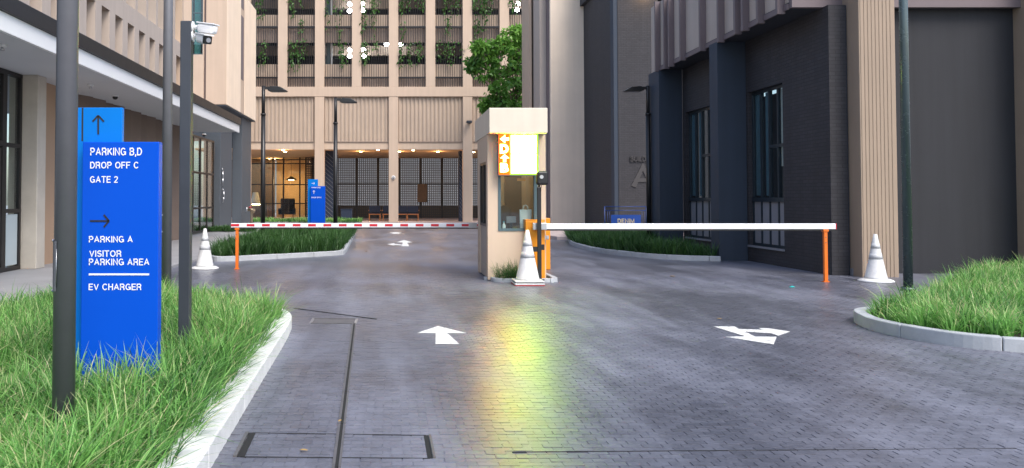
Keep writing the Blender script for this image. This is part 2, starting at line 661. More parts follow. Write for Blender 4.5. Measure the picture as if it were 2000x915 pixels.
worn(M['road_white'], 14, .36, .44)
M['black'] = mat('black_paint', (.014, .014, .015), .35, .15, 5, .02)
M['pole'] = mat('charcoal_pole_paint', (.125, .127, .14), .36, .08, 7, .02, 120, metal=.0)
M['pole_pale'] = mat('grey_green_pole_paint', (.085, .115, .12), .26, .05, 7, .0, 120, metal=.4)
M['wall_brown'] = mat('brown_black_render', (.025, .026, .031), .8, .14, 1.2, .15, 45, streak=.2)
M['frost'] = mat('frosted_glass_film', (.46, .53, .55), .5, .04, 1, 0)
M['pole_grey'] = mat('dark_grey_post_paint', (.040, .046, .058), .45, .1, 4, .03, 120)
M['white_plastic'] = mat('white_plastic', (.80, .80, .80), .4, .05, 4, .02)
M['cone_white'] = mat('white_cone_rubber', (.68, .68, .67), .5, .22, 6, .05, 60)
M['cone_band'] = mat('grey_reflective_band', (.52, .53, .54), .35, .08, 14, .03)
M['cone_red'] = mat('red_rubber', (.45, .03, .03), .6, .1, 9, .05)
M['barrier_white'] = mat('white_barrier_paint', (.82, .83, .86), .3, .04, 2, .01)
M['barrier_red'] = mat('red_reflective_tape', (.60, .012, .03), .35, .06, 6, .01)
M['orange'] = mat('orange_paint', (.80, .17, .012), .4, .06, 4, .03)
M['yellow_or'] = mat('amber_cabinet_paint', (.85, .30, .010), .4, .06, 4, .03)
M['alu'] = mat('brushed_aluminium', (.55, .56, .58), .3, .06, 6, .02, metal=.9)
M['steel'] = mat('worn_steel', (.16, .15, .15), .5, .25, 8, .1, 60, metal=.5)
M['slot'] = mat('dark_drain_slot', (.012, .012, .012), .9, .2, 8, 0)
M['booth'] = mat('booth_beige_render', (.64, .495, .365), .7, .05, 1.5, .06, 60, streak=.05)
M['booth_roof'] = mat('booth_cream_roof', (.72, .64, .52), .6, .05, 1.5, .04, 60, streak=.06)
M['chair_orange'] = mat('orange_wood', (.45, .16, .045), .5, .15, 6, .03)
M['fabric_dark'] = mat('dark_blue_fabric', (.020, .030, .055), .85, .12, 9, .1, 120)
M['lattice'] = mat('dark_lattice_metal', (.050, .045, .042), .5, .08, 3, .02)
M['bark'] = mat('tree_bark', (.11, .085, .06), .85, .25, 6, .5, 25)
M['brass'] = mat('weathered_brass', (.28, .22, .15), .45, .2, 9, .05, metal=.6)
M['red_paint'] = mat('red_valve_paint', (.45, .02, .02), .45, .1, 6, .02)
M['backdrop_wall'] = mat('pale_backdrop_wall', (.26, .28, .30), .8, .06, 1, .03)
M['paper'] = mat('white_paper_bag', (.72, .80, .82), .7, .04, 5, .05, 30)
M['lamp_warm'] = emit_mat('warm_downlight', (1.0, .72, .38), 40)
M['lamp_white'] = emit_mat('white_tube_light', (.95, 1.0, 1.0), 25)
M['led_red'] = emit_mat('red_led', (1.0, .17, .02), 75)
M['led_green'] = emit_mat('green_led', (.50, 1.0, .07), 42)
M['led_glow_red'] = emit_mat('red_led_halo', (1.0, .16, .015), 1.1)
M['led_glow_green'] = emit_mat('green_led_halo', (.32, 1.0, .05), 1.2)
M['led_glow_hot'] = emit_mat('white_hot_led_bloom', (.62, 1.0, .30), 7)
M['led_amber'] = emit_mat('amber_led', (1.0, .62, .02), 12)
M['led_board'] = mat('led_board_face', (.13, .13, .13), .5, .05, 4, 0)
M['grass'] = leaf_mat('lush_grass_blades', (.022, .105, .022), (.22, .50, .11), .4, .35, (.62, .58, .32))  # greens set far apart to put shade and highlights into the blades
M['grass_dk'] = leaf_mat('dark_grass_blades', (.018, .062, .014), (.060, .15, .034), .45, .3)
M['leaf'] = leaf_mat('tree_leaves', (.045, .15, .03), (.22, .44, .07), .35, .4)
M['vine'] = leaf_mat('vine_leaves', (.022, .075, .012), (.07, .18, .03), .4, .3)
M['dry_leaf'] = mat('dry_leaf', (.42, .27, .09), .7, .2, 20, .1)
M['teal_litter'] = mat('teal_wrapper', (.02, .40, .38), .4, .1, 20, .05)

# ================================================================== GROUND
def inside(px, py, poly):
    px, py = np.asarray(px), np.asarray(py)
    r = np.zeros(px.shape, bool)
    n = len(poly)
    for i in range(n):
        x0, y0 = poly[i][:2]
        x1, y1 = poly[(i + 1) % n][:2]
        c = ((y0 > py) != (y1 > py)) & (px < (x1 - x0) * (py - y0) / ((y1 - y0) or 1e-9) + x0)
        r ^= c
    return r


def smooth_line(pts, n=6):
    """Catmull-Rom through the points"""
    p = [Vector((a[0], a[1])) for a in pts]
    p = [p[0] * 2 - p[1]] + p + [p[-1] * 2 - p[-2]]
    out = []
    for i in range(1, len(p) - 2):
        for k in range(n):
            t = k / n
            out.append(.5 * (2 * p[i] + (p[i + 1] - p[i - 1]) * t + (2 * p[i - 1] - 5 * p[i] + 4 * p[i + 1] - p[i + 2]) * t * t
                             + (3 * p[i] - p[i - 1] - 3 * p[i + 1] + p[i + 2]) * t ** 3))
    out.append(p[-2])
    return out


def kerb(outer, width, height, material, side, stone=1.0):
    """row of kerb stones; side=+1 puts the width to the left of the walking direction"""
    root = bpy.data.objects.new('kerb', None)
    root.location = (outer[0][0], outer[0][1], 0)
    COL.objects.link(root)
    root['kind'] = 'structure'
    pts = [Vector((a[0], a[1])) for a in outer]
    nor = []
    for i in range(len(pts)):
        d = (pts[min(i + 1, len(pts) - 1)] - pts[max(i - 1, 0)]).normalized()
        nor.append(Vector((-d.y, d.x)) * side)
    run, cur, acc = [], [0], 0.0
    for i in range(1, len(pts)):
        acc += (pts[i] - pts[i - 1]).length
        cur.append(i)
        if acc >= stone and i < len(pts) - 1:
            run.append(cur)
            cur, acc = [i], 0.0
    run.append(cur)
    for c in run:
        if len(c) < 2: continue
        o_ = [pts[i] for i in c]
        d0 = (o_[1] - o_[0]).normalized() * .004
        d1 = (o_[-1] - o_[-2]).normalized() * .004
        dz = random.uniform(-.004, .004)
        o_[0] = o_[0] + d0
        o_[-1] = o_[-1] - d1
        n_ = [pts[i] + nor[i] * width for i in c]
        n_[0] = n_[0] + d0
        n_[-1] = n_[-1] - d1
        MB().prism([tuple(a) for a in o_] + [tuple(a) for a in reversed(n_)], -.08, height + dz).build('kerb_stone', material, root, bevel=.012)
    return root


# planting beds (outer line of each kerb, metres)
bed_left_line = [(-1.00, 2.6)] + [tuple(v) for v in smooth_line([(-1.02, 3.6), (-1.04, 4.7), (-1.10, 7), (-1.16, 9.2), (-1.26, 10.2), (-1.62, 10.9), (-2.4, 11.7), (-3.2, 12.4), (-4.0, 12.7), (-4.9, 12.8)], 5)]
bed_left = bed_left_line + [(-4.9, 2.6)]
bed_right_line = [tuple(v) for v in smooth_line([(12.2, 16.5), (10.2, 14.6), (8.6, 12.9), (7.3, 11.6), (6.5, 10.9), (6.05, 10.65), (5.84, 10.4), (5.70, 10.0), (5.64, 9.65), (5.68, 9.2), (5.78, 8.85), (6.0, 8.5), (6.4, 8.27), (7.2, 8.0), (9.0, 7.8)], 5)]
bed_right = bed_right_line + [(13.6, 7.8), (13.6, 16.5)]
bed_mid_line = [tuple(v) for v in smooth_line([(-4.75, 30.0), (-4.72, 25), (-4.66, 21.2), (-4.5, 20.45), (-4.1, 20.25), (-3.2, 20.9), (-1.85, 22.05), (-1.42, 22.5), (-1.30, 23.3), (-1.38, 27), (-1.50, 32), (-1.62, 36)], 5)]
bed_mid = bed_mid_line + [(-4.75, 36)]
bed_a_line = [tuple(v) for v in smooth_line([(7.0, 33), (6.55, 30.5), (6.05, 27.8), (5.85, 25.6), (5.95, 23.6), (6.4, 21.9), (7.0, 20.9), (7.5, 20.5), (8.14, 20.3)], 5)]
bed_a = bed_a_line + [(8.14, 21.3), (8.14, 25), (8.9, 25.2), (9.3, 30), (9.3, 33)]
isl_line = [tuple(v) for v in smooth_line([(1.86, 15.49), (1.90, 15.30), (2.05, 15.18), (2.35, 15.14), (2.75, 15.14), (3.02, 15.2), (3.10, 15.40), (3.10, 16.2), (3.05, 17.4)], 5)]
island = isl_line + [(1.86, 17.4)]

ground = MB().add([(-150, -60, -.03), (150, -60, -.03), (150, 180, -.03), (-150, 180, -.03)], [(0, 1, 2, 3)]).build('ground', M['walk'])
ground['kind'] = 'structure'
road = MB().add([(-4.9, -30, -.0035), (16, -30, -.0035), (16, 52, -.0035), (-4.9, 52, -.0035)], [(0, 1, 2, 3)]).build('road', M['road'])
road['kind'] = 'structure'
walk = MB().prism([(-8.4, -20), (-4.9, -20), (-4.9, 19.8), (-4.72, 21), (-4.75, 38), (-8.4, 38)], -.02, .045).build('walkway', M['walk'])
walk['kind'] = 'structure'
plaza = MB().prism([(6.2, 30.8), (7.2, 30.2), (9.3, 30.0), (14, 30.0), (14, 46), (4.6, 46), (4.6, 41), (5.4, 36)], -.02, .13).build('plaza_pavement', M['plaza'], bevel=.02)
plaza['kind'] = 'structure'
terr = MB().prism([(-14, 38.02), (-4.2, 38.02), (-4.2, 51.6), (-14, 51.6)], -.02, .10).build('terrace', M['walk'])
terr['kind'] = 'structure'
arc = MB().prism([(-14, 51.62), (14, 51.62), (14, 85), (-14, 85)], -.02, .04).build('arcade_floor', M['plaza'])
arc['kind'] = 'structure'


def soil(poly, z):
    o = MB().prism([tuple(p) for p in poly], -.01, z).build('soil', M['soil'])
    o['kind'] = 'structure'


def off_line(line, d):
    p = [Vector((a[0], a[1])) for a in line]
    out = []
    for i in range(len(p)):
        t = (p[min(i + 1, len(p) - 1)] - p[max(i - 1, 0)]).normalized()
        out.append(tuple(p[i] + Vector((-t.y, t.x)) * d))
    return out


for line, poly, z in ((bed_left_line, bed_left, .09), (bed_right_line, bed_right, .09), (bed_mid_line, bed_mid, .09), (bed_a_line, bed_a, .09), (isl_line, island, .05)):
    soil(off_line(line, .05) + poly[len(line):], z)
kerb(bed_left_line, .22, .14, M['kerb'], 1, 1.0)
kerb(bed_right_line, .13, .14, M['kerb_grey'], 1, 1.0)
kerb(bed_mid_line, .14, .12, M['kerb_grey'], 1, 1.0)
kerb(bed_a_line, .14, .12, M['kerb_grey'], 1, 1.0)
kerb(isl_line, .10, .07, M['kerb_grey'], 1, .6)

# ---- pavers: running bond of small blocks, each one real
PW, PD = .125, .070
rows = np.arange(int(3.6 / PD), int(17.5 / PD))
bx, by = [], []
for r_ in rows:
    xx = np.arange(-41, 76) * PW + (PW * .45 if r_ % 2 else 0) + (r_ * 37 % 5) * .002
    bx.append(xx)
    by.append(np.full(len(xx), r_ * PD))
bx, by = np.concatenate(bx), np.concatenate(by)
keep = (bx > -4.85) & (bx < 9.0)
for poly in (bed_left, bed_right, bed_mid, bed_a, island):
    keep &= ~inside(bx, by, poly)
keep &= ~((by > 16.5) & (bx > 8.85))
keep &= ~((bx < -.485 * by - .2) | (bx > .80 * by + .2))
keep &= ~((bx < -4.7) & (by > 12))
bx, by = bx[keep], by[keep]
pxs = PPX + bx / by * FPX
pys = HORIZON + CAMZ / by * FPX
vis = (pxs > 0) & (pxs < 2000) & (pys < 930)
order = np.argsort(np.where(vis, by, 1e9))
ind = order[:300]


a_, c_ = PW / 2 - .0010, PD / 2 - .0010
e_ = .0022
PV = np.array([(-a_ + e_, -c_ + e_, 0), (a_ - e_, -c_ + e_, 0), (a_ - e_, c_ - e_, 0), (-a_ + e_, c_ - e_, 0),
               (-a_, -c_, -.018), (a_, -c_, -.018), (a_, c_, -.018), (-a_, c_, -.018)])
PF = [(0, 1, 2, 3)] + [(4 + i, 4 + (i + 1) % 4, (i + 1) % 4, i) for i in range(4)]
pv_me = bpy.data.meshes.new('paver')
pv_me.from_pydata([tuple(v) for v in PV], [], PF)
pv_me.materials.append(M['paver'])
tilt = rng.normal(0, .008, (len(bx), 2))
dzs = rng.normal(0, .0008, len(bx))
for i in ind:
    o = bpy.data.objects.new('paver', pv_me)
    o.location = (bx[i], by[i], dzs[i])
    o.rotation_euler = (tilt[i, 0], tilt[i, 1], 0)
    COL.objects.link(o)
    o.parent = road
rest = order[300:]
q = np.repeat(PV[None], len(rest), 0)
q[:, :, 2] += q[:, :, 1] * tilt[rest, 0][:, None] - q[:, :, 0] * tilt[rest, 1][:, None] + dzs[rest][:, None]
q[:, :, 0] += bx[rest][:, None]
q[:, :, 1] += by[rest][:, None]
vv = [q]
vv = np.concatenate(vv).reshape(-1, 3)
nb = len(vv) // 8
ff = (np.array(PF)[None] + (np.arange(nb) * 8)[:, None, None]).reshape(-1, 4)


def np_mesh(name, verts, loops, starts, totals):
    me = bpy.data.meshes.new(name)
    me.vertices.add(len(verts))
    me.vertices.foreach_set('co', np.ascontiguousarray(verts, np.float32).ravel())
    me.loops.add(len(loops))
    me.loops.foreach_set('vertex_index', np.ascontiguousarray(loops, np.int32))
    me.polygons.add(len(starts))
    me.polygons.foreach_set('loop_start', np.ascontiguousarray(starts, np.int32))
    me.update(calc_edges=True)
    me.validate()
    return me


me = np_mesh('paver_field', vv, ff.ravel(), np.arange(len(ff)) * 4, None)
me.polygons.foreach_set('use_smooth', np.zeros(len(me.polygons), bool))
o = link('paver_field', me, M['paver'], road)
o.location.z = 0
o['kind'] = 'stuff'


# ---- road markings
def marking(label, pts, ox, oy, sc, cat='road marking'):
    poly = []
    for a, c in pts:
        g = G(ox + a / sc, oy + c / sc, .006)
        poly.append((g.x, g.y))
    c = Vector((sum(p[0] for p in poly) / len(poly), sum(p[1] for p in poly) / len(poly), 0))
    o = MB().prism(poly, .003, .0065).build('road_arrow', M['road_white'], loc=c)
    tag(o, label, cat)


marking('white straight-ahead arrow painted on paving before the guard booth', [(690, 340), (1185, 463), (850, 463), (1065, 657), (645, 657), (650, 463), (320, 463)], 780, 600, 9.15)
marking('white forked arrow painted on paving facing the plain white barrier', [(145, 285), (560, 285), (640, 335), (1110, 350), (1040, 318), (1220, 320), (1655, 385), (1420, 465), (1270, 415), (760, 385), (960, 485), (1390, 490), (1330, 640), (385, 490), (770, 480)], 1380, 610, 10.17)
marking('small white straight and left arrow beyond the red and white barrier', [(770, 512), (985, 570), (850, 580), (905, 670), (710, 670), (715, 650), (530, 640), (525, 655), (340, 620), (470, 600), (530, 590), (530, 615), (725, 630), (740, 575), (585, 570)], 730, 430, 13.07)
marking('thin worn white mark on paving just beyond the farthest arrow', [(400, 325), (540, 312), (700, 325), (640, 350), (500, 352)], 730, 430, 13.07)

# ---- drains and inspection cover
dr = thing('drain_channel', 'long thin steel slot drain running along the paving', 'drain', (-.38, 7, 0))
q0, q1 = G(657, 915), G(692, 631)
prev = None
for k in range(6):
    a, c = q0.lerp(q1, k / 6), q0.lerp(q1, (k + 1) / 6)
    d = (c - a).normalized()
    a, c = a + d * .006, c - d * .006
    MB().bar((a.x - .018, a.y, .002), (c.x - .018, c.y, .002), .018, .012).build('edge_bar', M['steel'], dr)
    MB().bar((a.x + .018, a.y, .0022), (c.x + .018, c.y, .0022), .014, .012).build('edge_bar', M['steel'], dr)
    MB().bar((a.x, a.y, .0005), (c.x, c.y, .0005), .02, .011).build('slot', M['slot'], dr)
cv = thing('inspection_cover', 'rectangular paved inspection cover with dark lifting slots beside the grass kerb', 'cover', (-.35, 5.15, 0))
cp = [G(493, 846), G(832, 851), G(840, 896), G(470, 893)]
for a, c, w, mm, nm in ((cp[0], cp[3], .045, 'slot', 'lifting_slot'), (cp[1], cp[2], .03, 'slot', 'lifting_slot'), (cp[0], cp[1], .010, 'slot', 'edge_bar'), (cp[3], cp[2], .012, 'slot', 'edge_bar')):
    MB().bar((a.x, a.y, -.0008), (c.x, c.y, -.0008), w, .006).build(nm, M[mm], cv)
MB().bar((cp[0].x - .035, cp[0].y, .003), (cp[3].x - .035, cp[3].y, .003), .022, .014).build('edge_bar', M['steel'], cv)
MB().bar((cp[1].x + .026, cp[1].y, .003), (cp[2].x + .026, cp[2].y, .003), .016, .014).build('edge_bar', M['steel'], cv)
c2 = thing('inspection_cover', 'small worn steel cover at the far end of the slot drain', 'cover', (-.7, 10.4, 0))
cq = [G(612, 623), G(697, 624), G(694, 633), G(607, 632)]
for i in range(4):
    a, c = cq[i], cq[(i + 1) % 4]
    MB().bar((a.x, a.y, .003 + .0006 * i), (c.x, c.y, .003 + .0006 * i), .03, .012).build('edge_bar', M['alu' if i % 2 else 'steel'], c2)
MB().prism([(p.x * .99, p.y) for p in cq], -.002, .0025).build('plate', M['steel'], c2)
# the seam left by a cut across the paving
a, c = G(1000, 884), G(2000, 876)
sm_ = MB().bar((a.x, a.y, .0008), (c.x, c.y, -.0022), .007, .006).build('paving_seam', M['slot'], loc=(a.x, a.y, 0))
tag(sm_, 'thin dark straight seam cut across the wide paving', 'seam')
a, c = G(575, 603), G(735, 624)
sm_ = MB().bar((a.x, a.y, .0008), (c.x, c.y, .0008), .03, .010).build('paving_seam', M['slot'], loc=(a.x, a.y, 0))
tag(sm_, 'short slanting dark seam in paving off the grass bed tip', 'seam')


# ================================================================== GRASS
def grass(name, poly, density, hlo, hhi, width, material, label, clump=14, spread=.05, lean=.55, xmin=None, zbase=.09, edge_x=None, keepfn=None):
    xs = [p[0] for p in poly]
    ys = [p[1] for p in poly]
    area = (max(xs) - min(xs)) * (max(ys) - min(ys))
    n = int(area * density / clump)
    px, py = rng.uniform(min(xs), max(xs), n), rng.uniform(min(ys), max(ys), n)
    k = inside(px, py, poly)
    if keepfn is not None: k &= keepfn(px, py)
    px, py = px[k], py[k]
    n = len(px)
    hc = rng.uniform(.75, 1.15, n) * (1 + .18 * np.sin(px * 3.1 + 1.3 * np.sin(py * 2.3)))
    tc = np.clip(rng.normal(.54, .2, n) + .14 * np.sin(px * 1.7 + py * 1.1), 0, 1)
    m = n * clump
    ci = np.repeat(np.arange(n), clump)
    az = rng.uniform(0, 2 * np.pi, m)
    if edge_x is not None:      # blades by the kerb lean out over it
        near = (px[ci] > edge_x) & (rng.uniform(0, 1, m) < .55)
        az = np.where(near, rng.normal(0, .7, m), az)
    rad = spread * np.sqrt(rng.uniform(0, 1, m))
    ox = px[ci] + rad * np.cos(az + rng.normal(0, .6, m))
    oy = py[ci] + rad * np.sin(az + rng.normal(0, .6, m))
    L = rng.uniform(hlo, hhi, m) * hc[ci]
    ln = lean * rng.uniform(.25, 1.35, m)
    droop = rng.uniform(.1, .75, m) * ln
    S = 5
    s = np.linspace(0, 1, S)
    hor = L[:, None] * (ln[:, None] * (.35 * s + .65 * s ** 2))
    up = L[:, None] * (s * (1 - .12 * ln[:, None]) - droop[:, None] * .75 * s ** 2.6)
    dx, dy = np.cos(az), np.sin(az)
    cxp = ox[:, None] + dx[:, None] * hor
    cyp = oy[:, None] + dy[:, None] * hor
    czp = zbase - .02 + up
    w = width * rng.uniform(.7, 1.3, m)
    prof = np.array([.75, 1.0, .85, .55])
    tw = az + np.pi / 2 + rng.normal(0, .5, m)
    wx, wy = np.cos(tw) * w / 2, np.sin(tw) * w / 2
    V = np.zeros((m, 9, 3), np.float32)
    for j in range(4):
        for e, sg in ((0, -1), (1, 1)):
            V[:, 2 * j + e, 0] = cxp[:, j] + sg * wx * prof[j]
            V[:, 2 * j + e, 1] = cyp[:, j] + sg * wy * prof[j]
            V[:, 2 * j + e, 2] = czp[:, j]
    V[:, 8, 0], V[:, 8, 1], V[:, 8, 2] = cxp[:, 4], cyp[:, 4], czp[:, 4]
    loops = np.array([0, 1, 3, 2, 2, 3, 5, 4, 4, 5, 7, 6, 6, 7, 8])
    lo = (loops[None] + (np.arange(m) * 9)[:, None]).ravel()
    st = (np.array([0, 4, 8, 12])[None] + (np.arange(m) * 15)[:, None]).ravel()
    c = Vector((float(np.mean(px)), float(np.mean(py)), 0))
    V = V.reshape(-1, 3)
    V -= np.array(c, np.float32)[None]
    me = np_mesh(name, V, lo, st, None)
    me.polygons.foreach_set('use_smooth', np.ones(len(st), bool))
    tint = np.clip(tc[ci] + rng.normal(0, .22, m), 0, .85)
    dry = rng.uniform(0, 1, m) < .05
    tint[dry] = rng.uniform(.88, 1.0, dry.sum())
    tv = np.repeat(tint[:, None], 9, 1) + np.array([-.25, -.25, -.1, -.1, 0, 0, .05, .05, .12])[None] + (rng.uniform(0, 1, m) < .25)[:, None] * np.array([0, 0, 0, 0, 0, 0, .1, .1, .5])[None]  # blade feet darker in the tint, standing in for shade low down
    at = me.attributes.new('tint', 'FLOAT', 'POINT')
    at.data.foreach_set('value', np.clip(tv, 0, 1).astype(np.float32).ravel())
    o = link(name, me, material, None, c)
    tag(o, label, 'grass', kind='stuff')
    return o


def inset(poly, d):
    c = Vector((sum(p[0] for p in poly) / len(poly), sum(p[1] for p in poly) / len(poly)))
    out = []
    for p in poly:
        v = Vector((p[0], p[1])) - c
        out.append(tuple(c + v * max(0, 1 - d / max(v.length, .01))))
    return out


vis_l = lambda x, y: (x > -.50 * y - .5) & (y > 3.2)
vis_r = lambda x, y: (x < .79 * y + .6)
bl = [(p[0] - .19, p[1]) if p[0] > -1.5 and p[1] < 10.4 else (p[0] - .08, p[1] - .18) for p in bed_left_line] + [(-4.88, 12.6), (-4.88, 2.6)]
grass('long_grass', bl, 1800, .20, .44, .0095, M['grass'], 'long bright green arching grass filling the bed around the blue sign', clump=14, spread=.07, lean=.85, edge_x=-1.48, keepfn=vis_l)
br = inset(bed_right, .22)
grass('long_grass', br, 1300, .18, .42, .012, M['grass'], 'long bright green grass in the rounded kerbed bed under the dark wall', clump=14, spread=.07, lean=.75, keepfn=vis_r)
grass('low_grass', inset(bed_mid, .16), 900, .38, .60, .016, M['grass_dk'], 'dense dark green grass in bed behind the striped barrier', clump=12, spread=.08, lean=.6, keepfn=lambda x, y: y < 36)
grass('low_grass', inset(bed_a, .16), 900, .34, .55, .016, M['grass_dk'], 'dense dark green grass in bed below the dark building windows', clump=12, spread=.08, lean=.6)
grass('grass_tuft', [(1.95, 15.22), (2.42, 15.2), (2.42, 15.45), (1.95, 15.46)], 2600, .30, .55, .008, M['grass_dk'], 'small grass tuft growing at the foot of the guard booth', clump=14, spread=.05, lean=.9, zbase=.05)
hed = [(-8.4, 47.2), (-1.8, 47.2), (-1.8, 48.8), (-8.4, 48.8)]
hb = MB().prism(hed, 0, .2).build('low_planter_wall', M['walk'])
hb['kind'] = 'structure'
grass('low_hedge', hed, 600, .18, .30, .03, M['grass'], 'low bright green hedge strip in front of the lit lobby', clump=10, spread=.08, lean=.5, zbase=.2)
hd2 = [(-8.8, 36.6), (-6.2, 36.6), (-6.2, 37.9), (-8.8, 37.9)]
grass('ground_cover', hd2, 700, .16, .32, .03, M['grass_dk'], 'low green ground cover around the foot of the slate columns', clump=10, spread=.08, lean=.7, zbase=.1)

# ================================================================== LEFT BUILDING (canopy, storefront, finned upper floor)
def window(parent, mat_frame, glass, x0, x1, z0, z1, y, nx=1, fw=.05, depth=.06, zs=()):
    """frame facing -Y with panes; returns the frame part"""
    f = MB()
    f.box(x0, x1, y, y + depth, z0, z0 + fw).box(x0, x1, y, y + depth, z1 - fw, z1)
    xs = [x0 + (x1 - x0 - fw) * i / nx for i in range(nx + 1)]
    for xx in xs: f.box(xx, xx + fw, y - .003, y + depth + .003, z0, z1)
    for zz in zs: f.box(x0, x1, y - .001, y + depth + .001, zz, zz + fw)
    fr = f.build('window_frame', mat_frame, parent)
    lv = [z0] + list(zs) + [z1 - fw]
    for i in range(nx):
        for k in range(len(lv) - 1):
            MB().box(xs[i] + fw, xs[i + 1], y + depth * .4, y + depth * .4 + .01, lv[k] + fw, lv[k + 1]).build('pane', glass, fr)
    return fr


def window_x(parent, mat_frame, glass, y0, y1, z0, z1, x, ny=1, fw=.05, depth=.06, zs=(), sgn=1):
    f = MB()
    xa, xb = x, x + depth * sgn
    f.box(xa, xb, y0, y1, z0, z0 + fw).box(xa, xb, y0, y1, z1 - fw, z1)
    ys = [y0 + (y1 - y0 - fw) * i / ny for i in range(ny + 1)]
    for yy in ys: f.box(xa - .003, xb + .003, yy, yy + fw, z0, z1)
    for zz in zs: f.box(xa - .001, xb + .001, y0, y1, zz, zz + fw)
    fr = f.build('window_frame', mat_frame, parent)
    lv = [z0] + list(zs) + [z1 - fw]
    xm = x + depth * .4 * sgn
    for i in range(ny):
        for k in range(len(lv) - 1):
            MB().box(xm, xm + .01, ys[i] + fw, ys[i + 1], lv[k] + fw, lv[k + 1]).build('pane', glass, fr)
    return fr


WX, SOF, CX, CYE = -7.9, 4.2, -6.1, 32.7
lb = thing('office_building', 'beige office block with white-soffit canopy over the walkway and ribbed corner tower', 'building', (-9, 24, 0))
# canopy
box('canopy_soffit', M['soffit'], lb, -12, CX - .02, 2, CYE - .02, SOF, SOF + .06)
MB().box(CX - .06, CX + .01, 2, CYE, SOF - .03, SOF + .28).build('canopy_edge', M['white_edge'], lb, bevel=.008)
MB().box(CX - .10, CX + .07, 2, CYE + .06, SOF + .283, SOF + .56).build('canopy_fascia', M['dark_metal'], lb, bevel=.01)
box('canopy_deck', M['dark_metal'], lb, -8.4, CX - .11, 2, CYE, SOF + .30, SOF + .45)
# storefront along the walkway
window_x(lb, M['dark_metal'], M['glass'], 8.0, 11.0, .05, SOF - .01, WX, 2, .09, .12, (2.62,), -1)
window_x(lb, M['dark_metal'], M['glass'], 11.0, 14.0, .05, SOF - .01, WX, 2, .09, .12, (2.62,), -1)
window_x(lb, M['dark_metal'], M['glass'], 14.0, 16.72, .05, SOF - .01, WX, 2, .10, .12, (2.62,), -1)
window_x(lb, M['dark_metal'], M['glass'], 16.72, 17.48, .05, SOF - .01, WX, 1, .08, .12, (1.25, 2.62), -1)
dr_ = MB().box(WX - .02, WX + .03, 14.2, 16.5, .10, .20).box(WX - .02, WX + .03, 14.2, 16.5, 2.45, 2.56)
for yy in (14.2, 15.3, 16.4): dr_.box(WX - .02, WX + .031, yy, yy + .1, .10, 2.56)
door = dr_.build('door_frame', M['dark_metal'], lb)
MB().cyl((WX + .07, 15.2, .9), (WX + .07, 15.2, 1.6), .018, n=10).build('door_handle', M['alu'], door)
box('frosted_band', M['frost'], lb, WX - .036, WX - .033, 14.3, 16.7, .22, 1.22)
box('frosted_band', M['frost'], lb, WX - .036, WX - .033, 16.83, 17.38, .16, 1.22)
box('interior_wall', M['interior'], lb, -11.0, -10.9, 6, 17.6, .05, SOF)
box('interior_curtain', M['curtain'], lb, -8.8, -8.75, 15.5, 16.6, 1.2, 2.2)
# stone pillar, tan wall, ribbed brown wall
MB().box(-8.2, P(72, 400, 17.5).x, 17.5, 17.93, .045, SOF).build('stone_pillar', M['stone'], lb, bevel=.015)
box('tan_wall', M['tan'], lb, WX - .5, WX, 17.94, 20.55, .045, SOF)
yy = 20.56
k = 0
while yy < 31.0:
    w = .78
    MB().prism([(WX - .5, yy), (WX + (.02 if k % 2 else -.16), yy), (WX + (.16 if k % 2 else .10), yy + w), (WX - .5, yy + w)], .045, SOF).build('ribbed_panel', M['brown_rib'], lb)
    yy += w + .003
    k += 1
# lobby entrance beyond the ribbed wall
window_x(lb, M['dark_metal'], M['glass_clear'], 31.1, 37.6, .1, SOF - .02, WX - .25, 5, .08, .1, (1.1, 2.6), -1)
box('interior_wall', M['int_warm'], lb, -11.6, -11.5, 31.0, 38.0, .1, SOF)
box('interior_wall', M['int_wood'], lb, -11.5, -8.2, 30.9, 31.05, .1, SOF)
box('interior_wall', M['int_warm'], lb, -11.5, -9.2, 37.7, 37.8, .1, SOF)
box('interior_shelf', M['int_wood'], lb, -11.45, -10.8, 32, 36.5, .1, 1.2)
# upper floor: recessed slots between fins, then the window band
FX = -7.5
Z1, Z2, Z3, Z4 = SOF + .56, 6.55, 7.07, 9.2
box('facade_back', M['beige'], lb, FX - .60, FX - .42, 2, 29.2, SOF + .47, Z2 + .2)
box('facade_band', M['beige_grey'], lb, FX - .40, FX, 8, 29.2, Z2, Z3)
box('window_glass', M['glass'], lb, FX - .34, FX - .32, 8, 29.2, Z3, Z4)
box('interior_wall', M['interior'], lb, FX - 1.4, FX - 1.2, 8, 29.1, Z2 + .25, Z4)
sp = 1.048
slot_ys = [21.36 + sp * (k - 13) for k in range(26)]
for i, ys in enumerate(slot_ys):
    if ys < 8: continue
    if ys > 28.2: break
    a, c = ys + .30, ys + sp - .30
    MB().prism([(FX, a), (FX, c), (FX - .42, c + .10), (FX - .42, a - .02)], SOF + .47, Z2).build('facade_fin', M['beige_grey'], lb)
    MB().box(FX - .30, FX - .015, ys + sp / 2 - .10, ys + sp / 2 + .10, Z3, Z4).build('window_fin', M['beige_grey'], lb)
box('roof_slab', M['beige'], lb, -14, FX, 2, 29.3, Z4, Z4 + 1.2)
box('end_wall', M['beige'], lb, -13, FX - .01, 29.21, 29.4, SOF + .47, Z4 - .002)
box('link_roof', M['beige_grey'], lb, -13, -7.9, 29.41, 37.98, SOF + .47, SOF + .6)
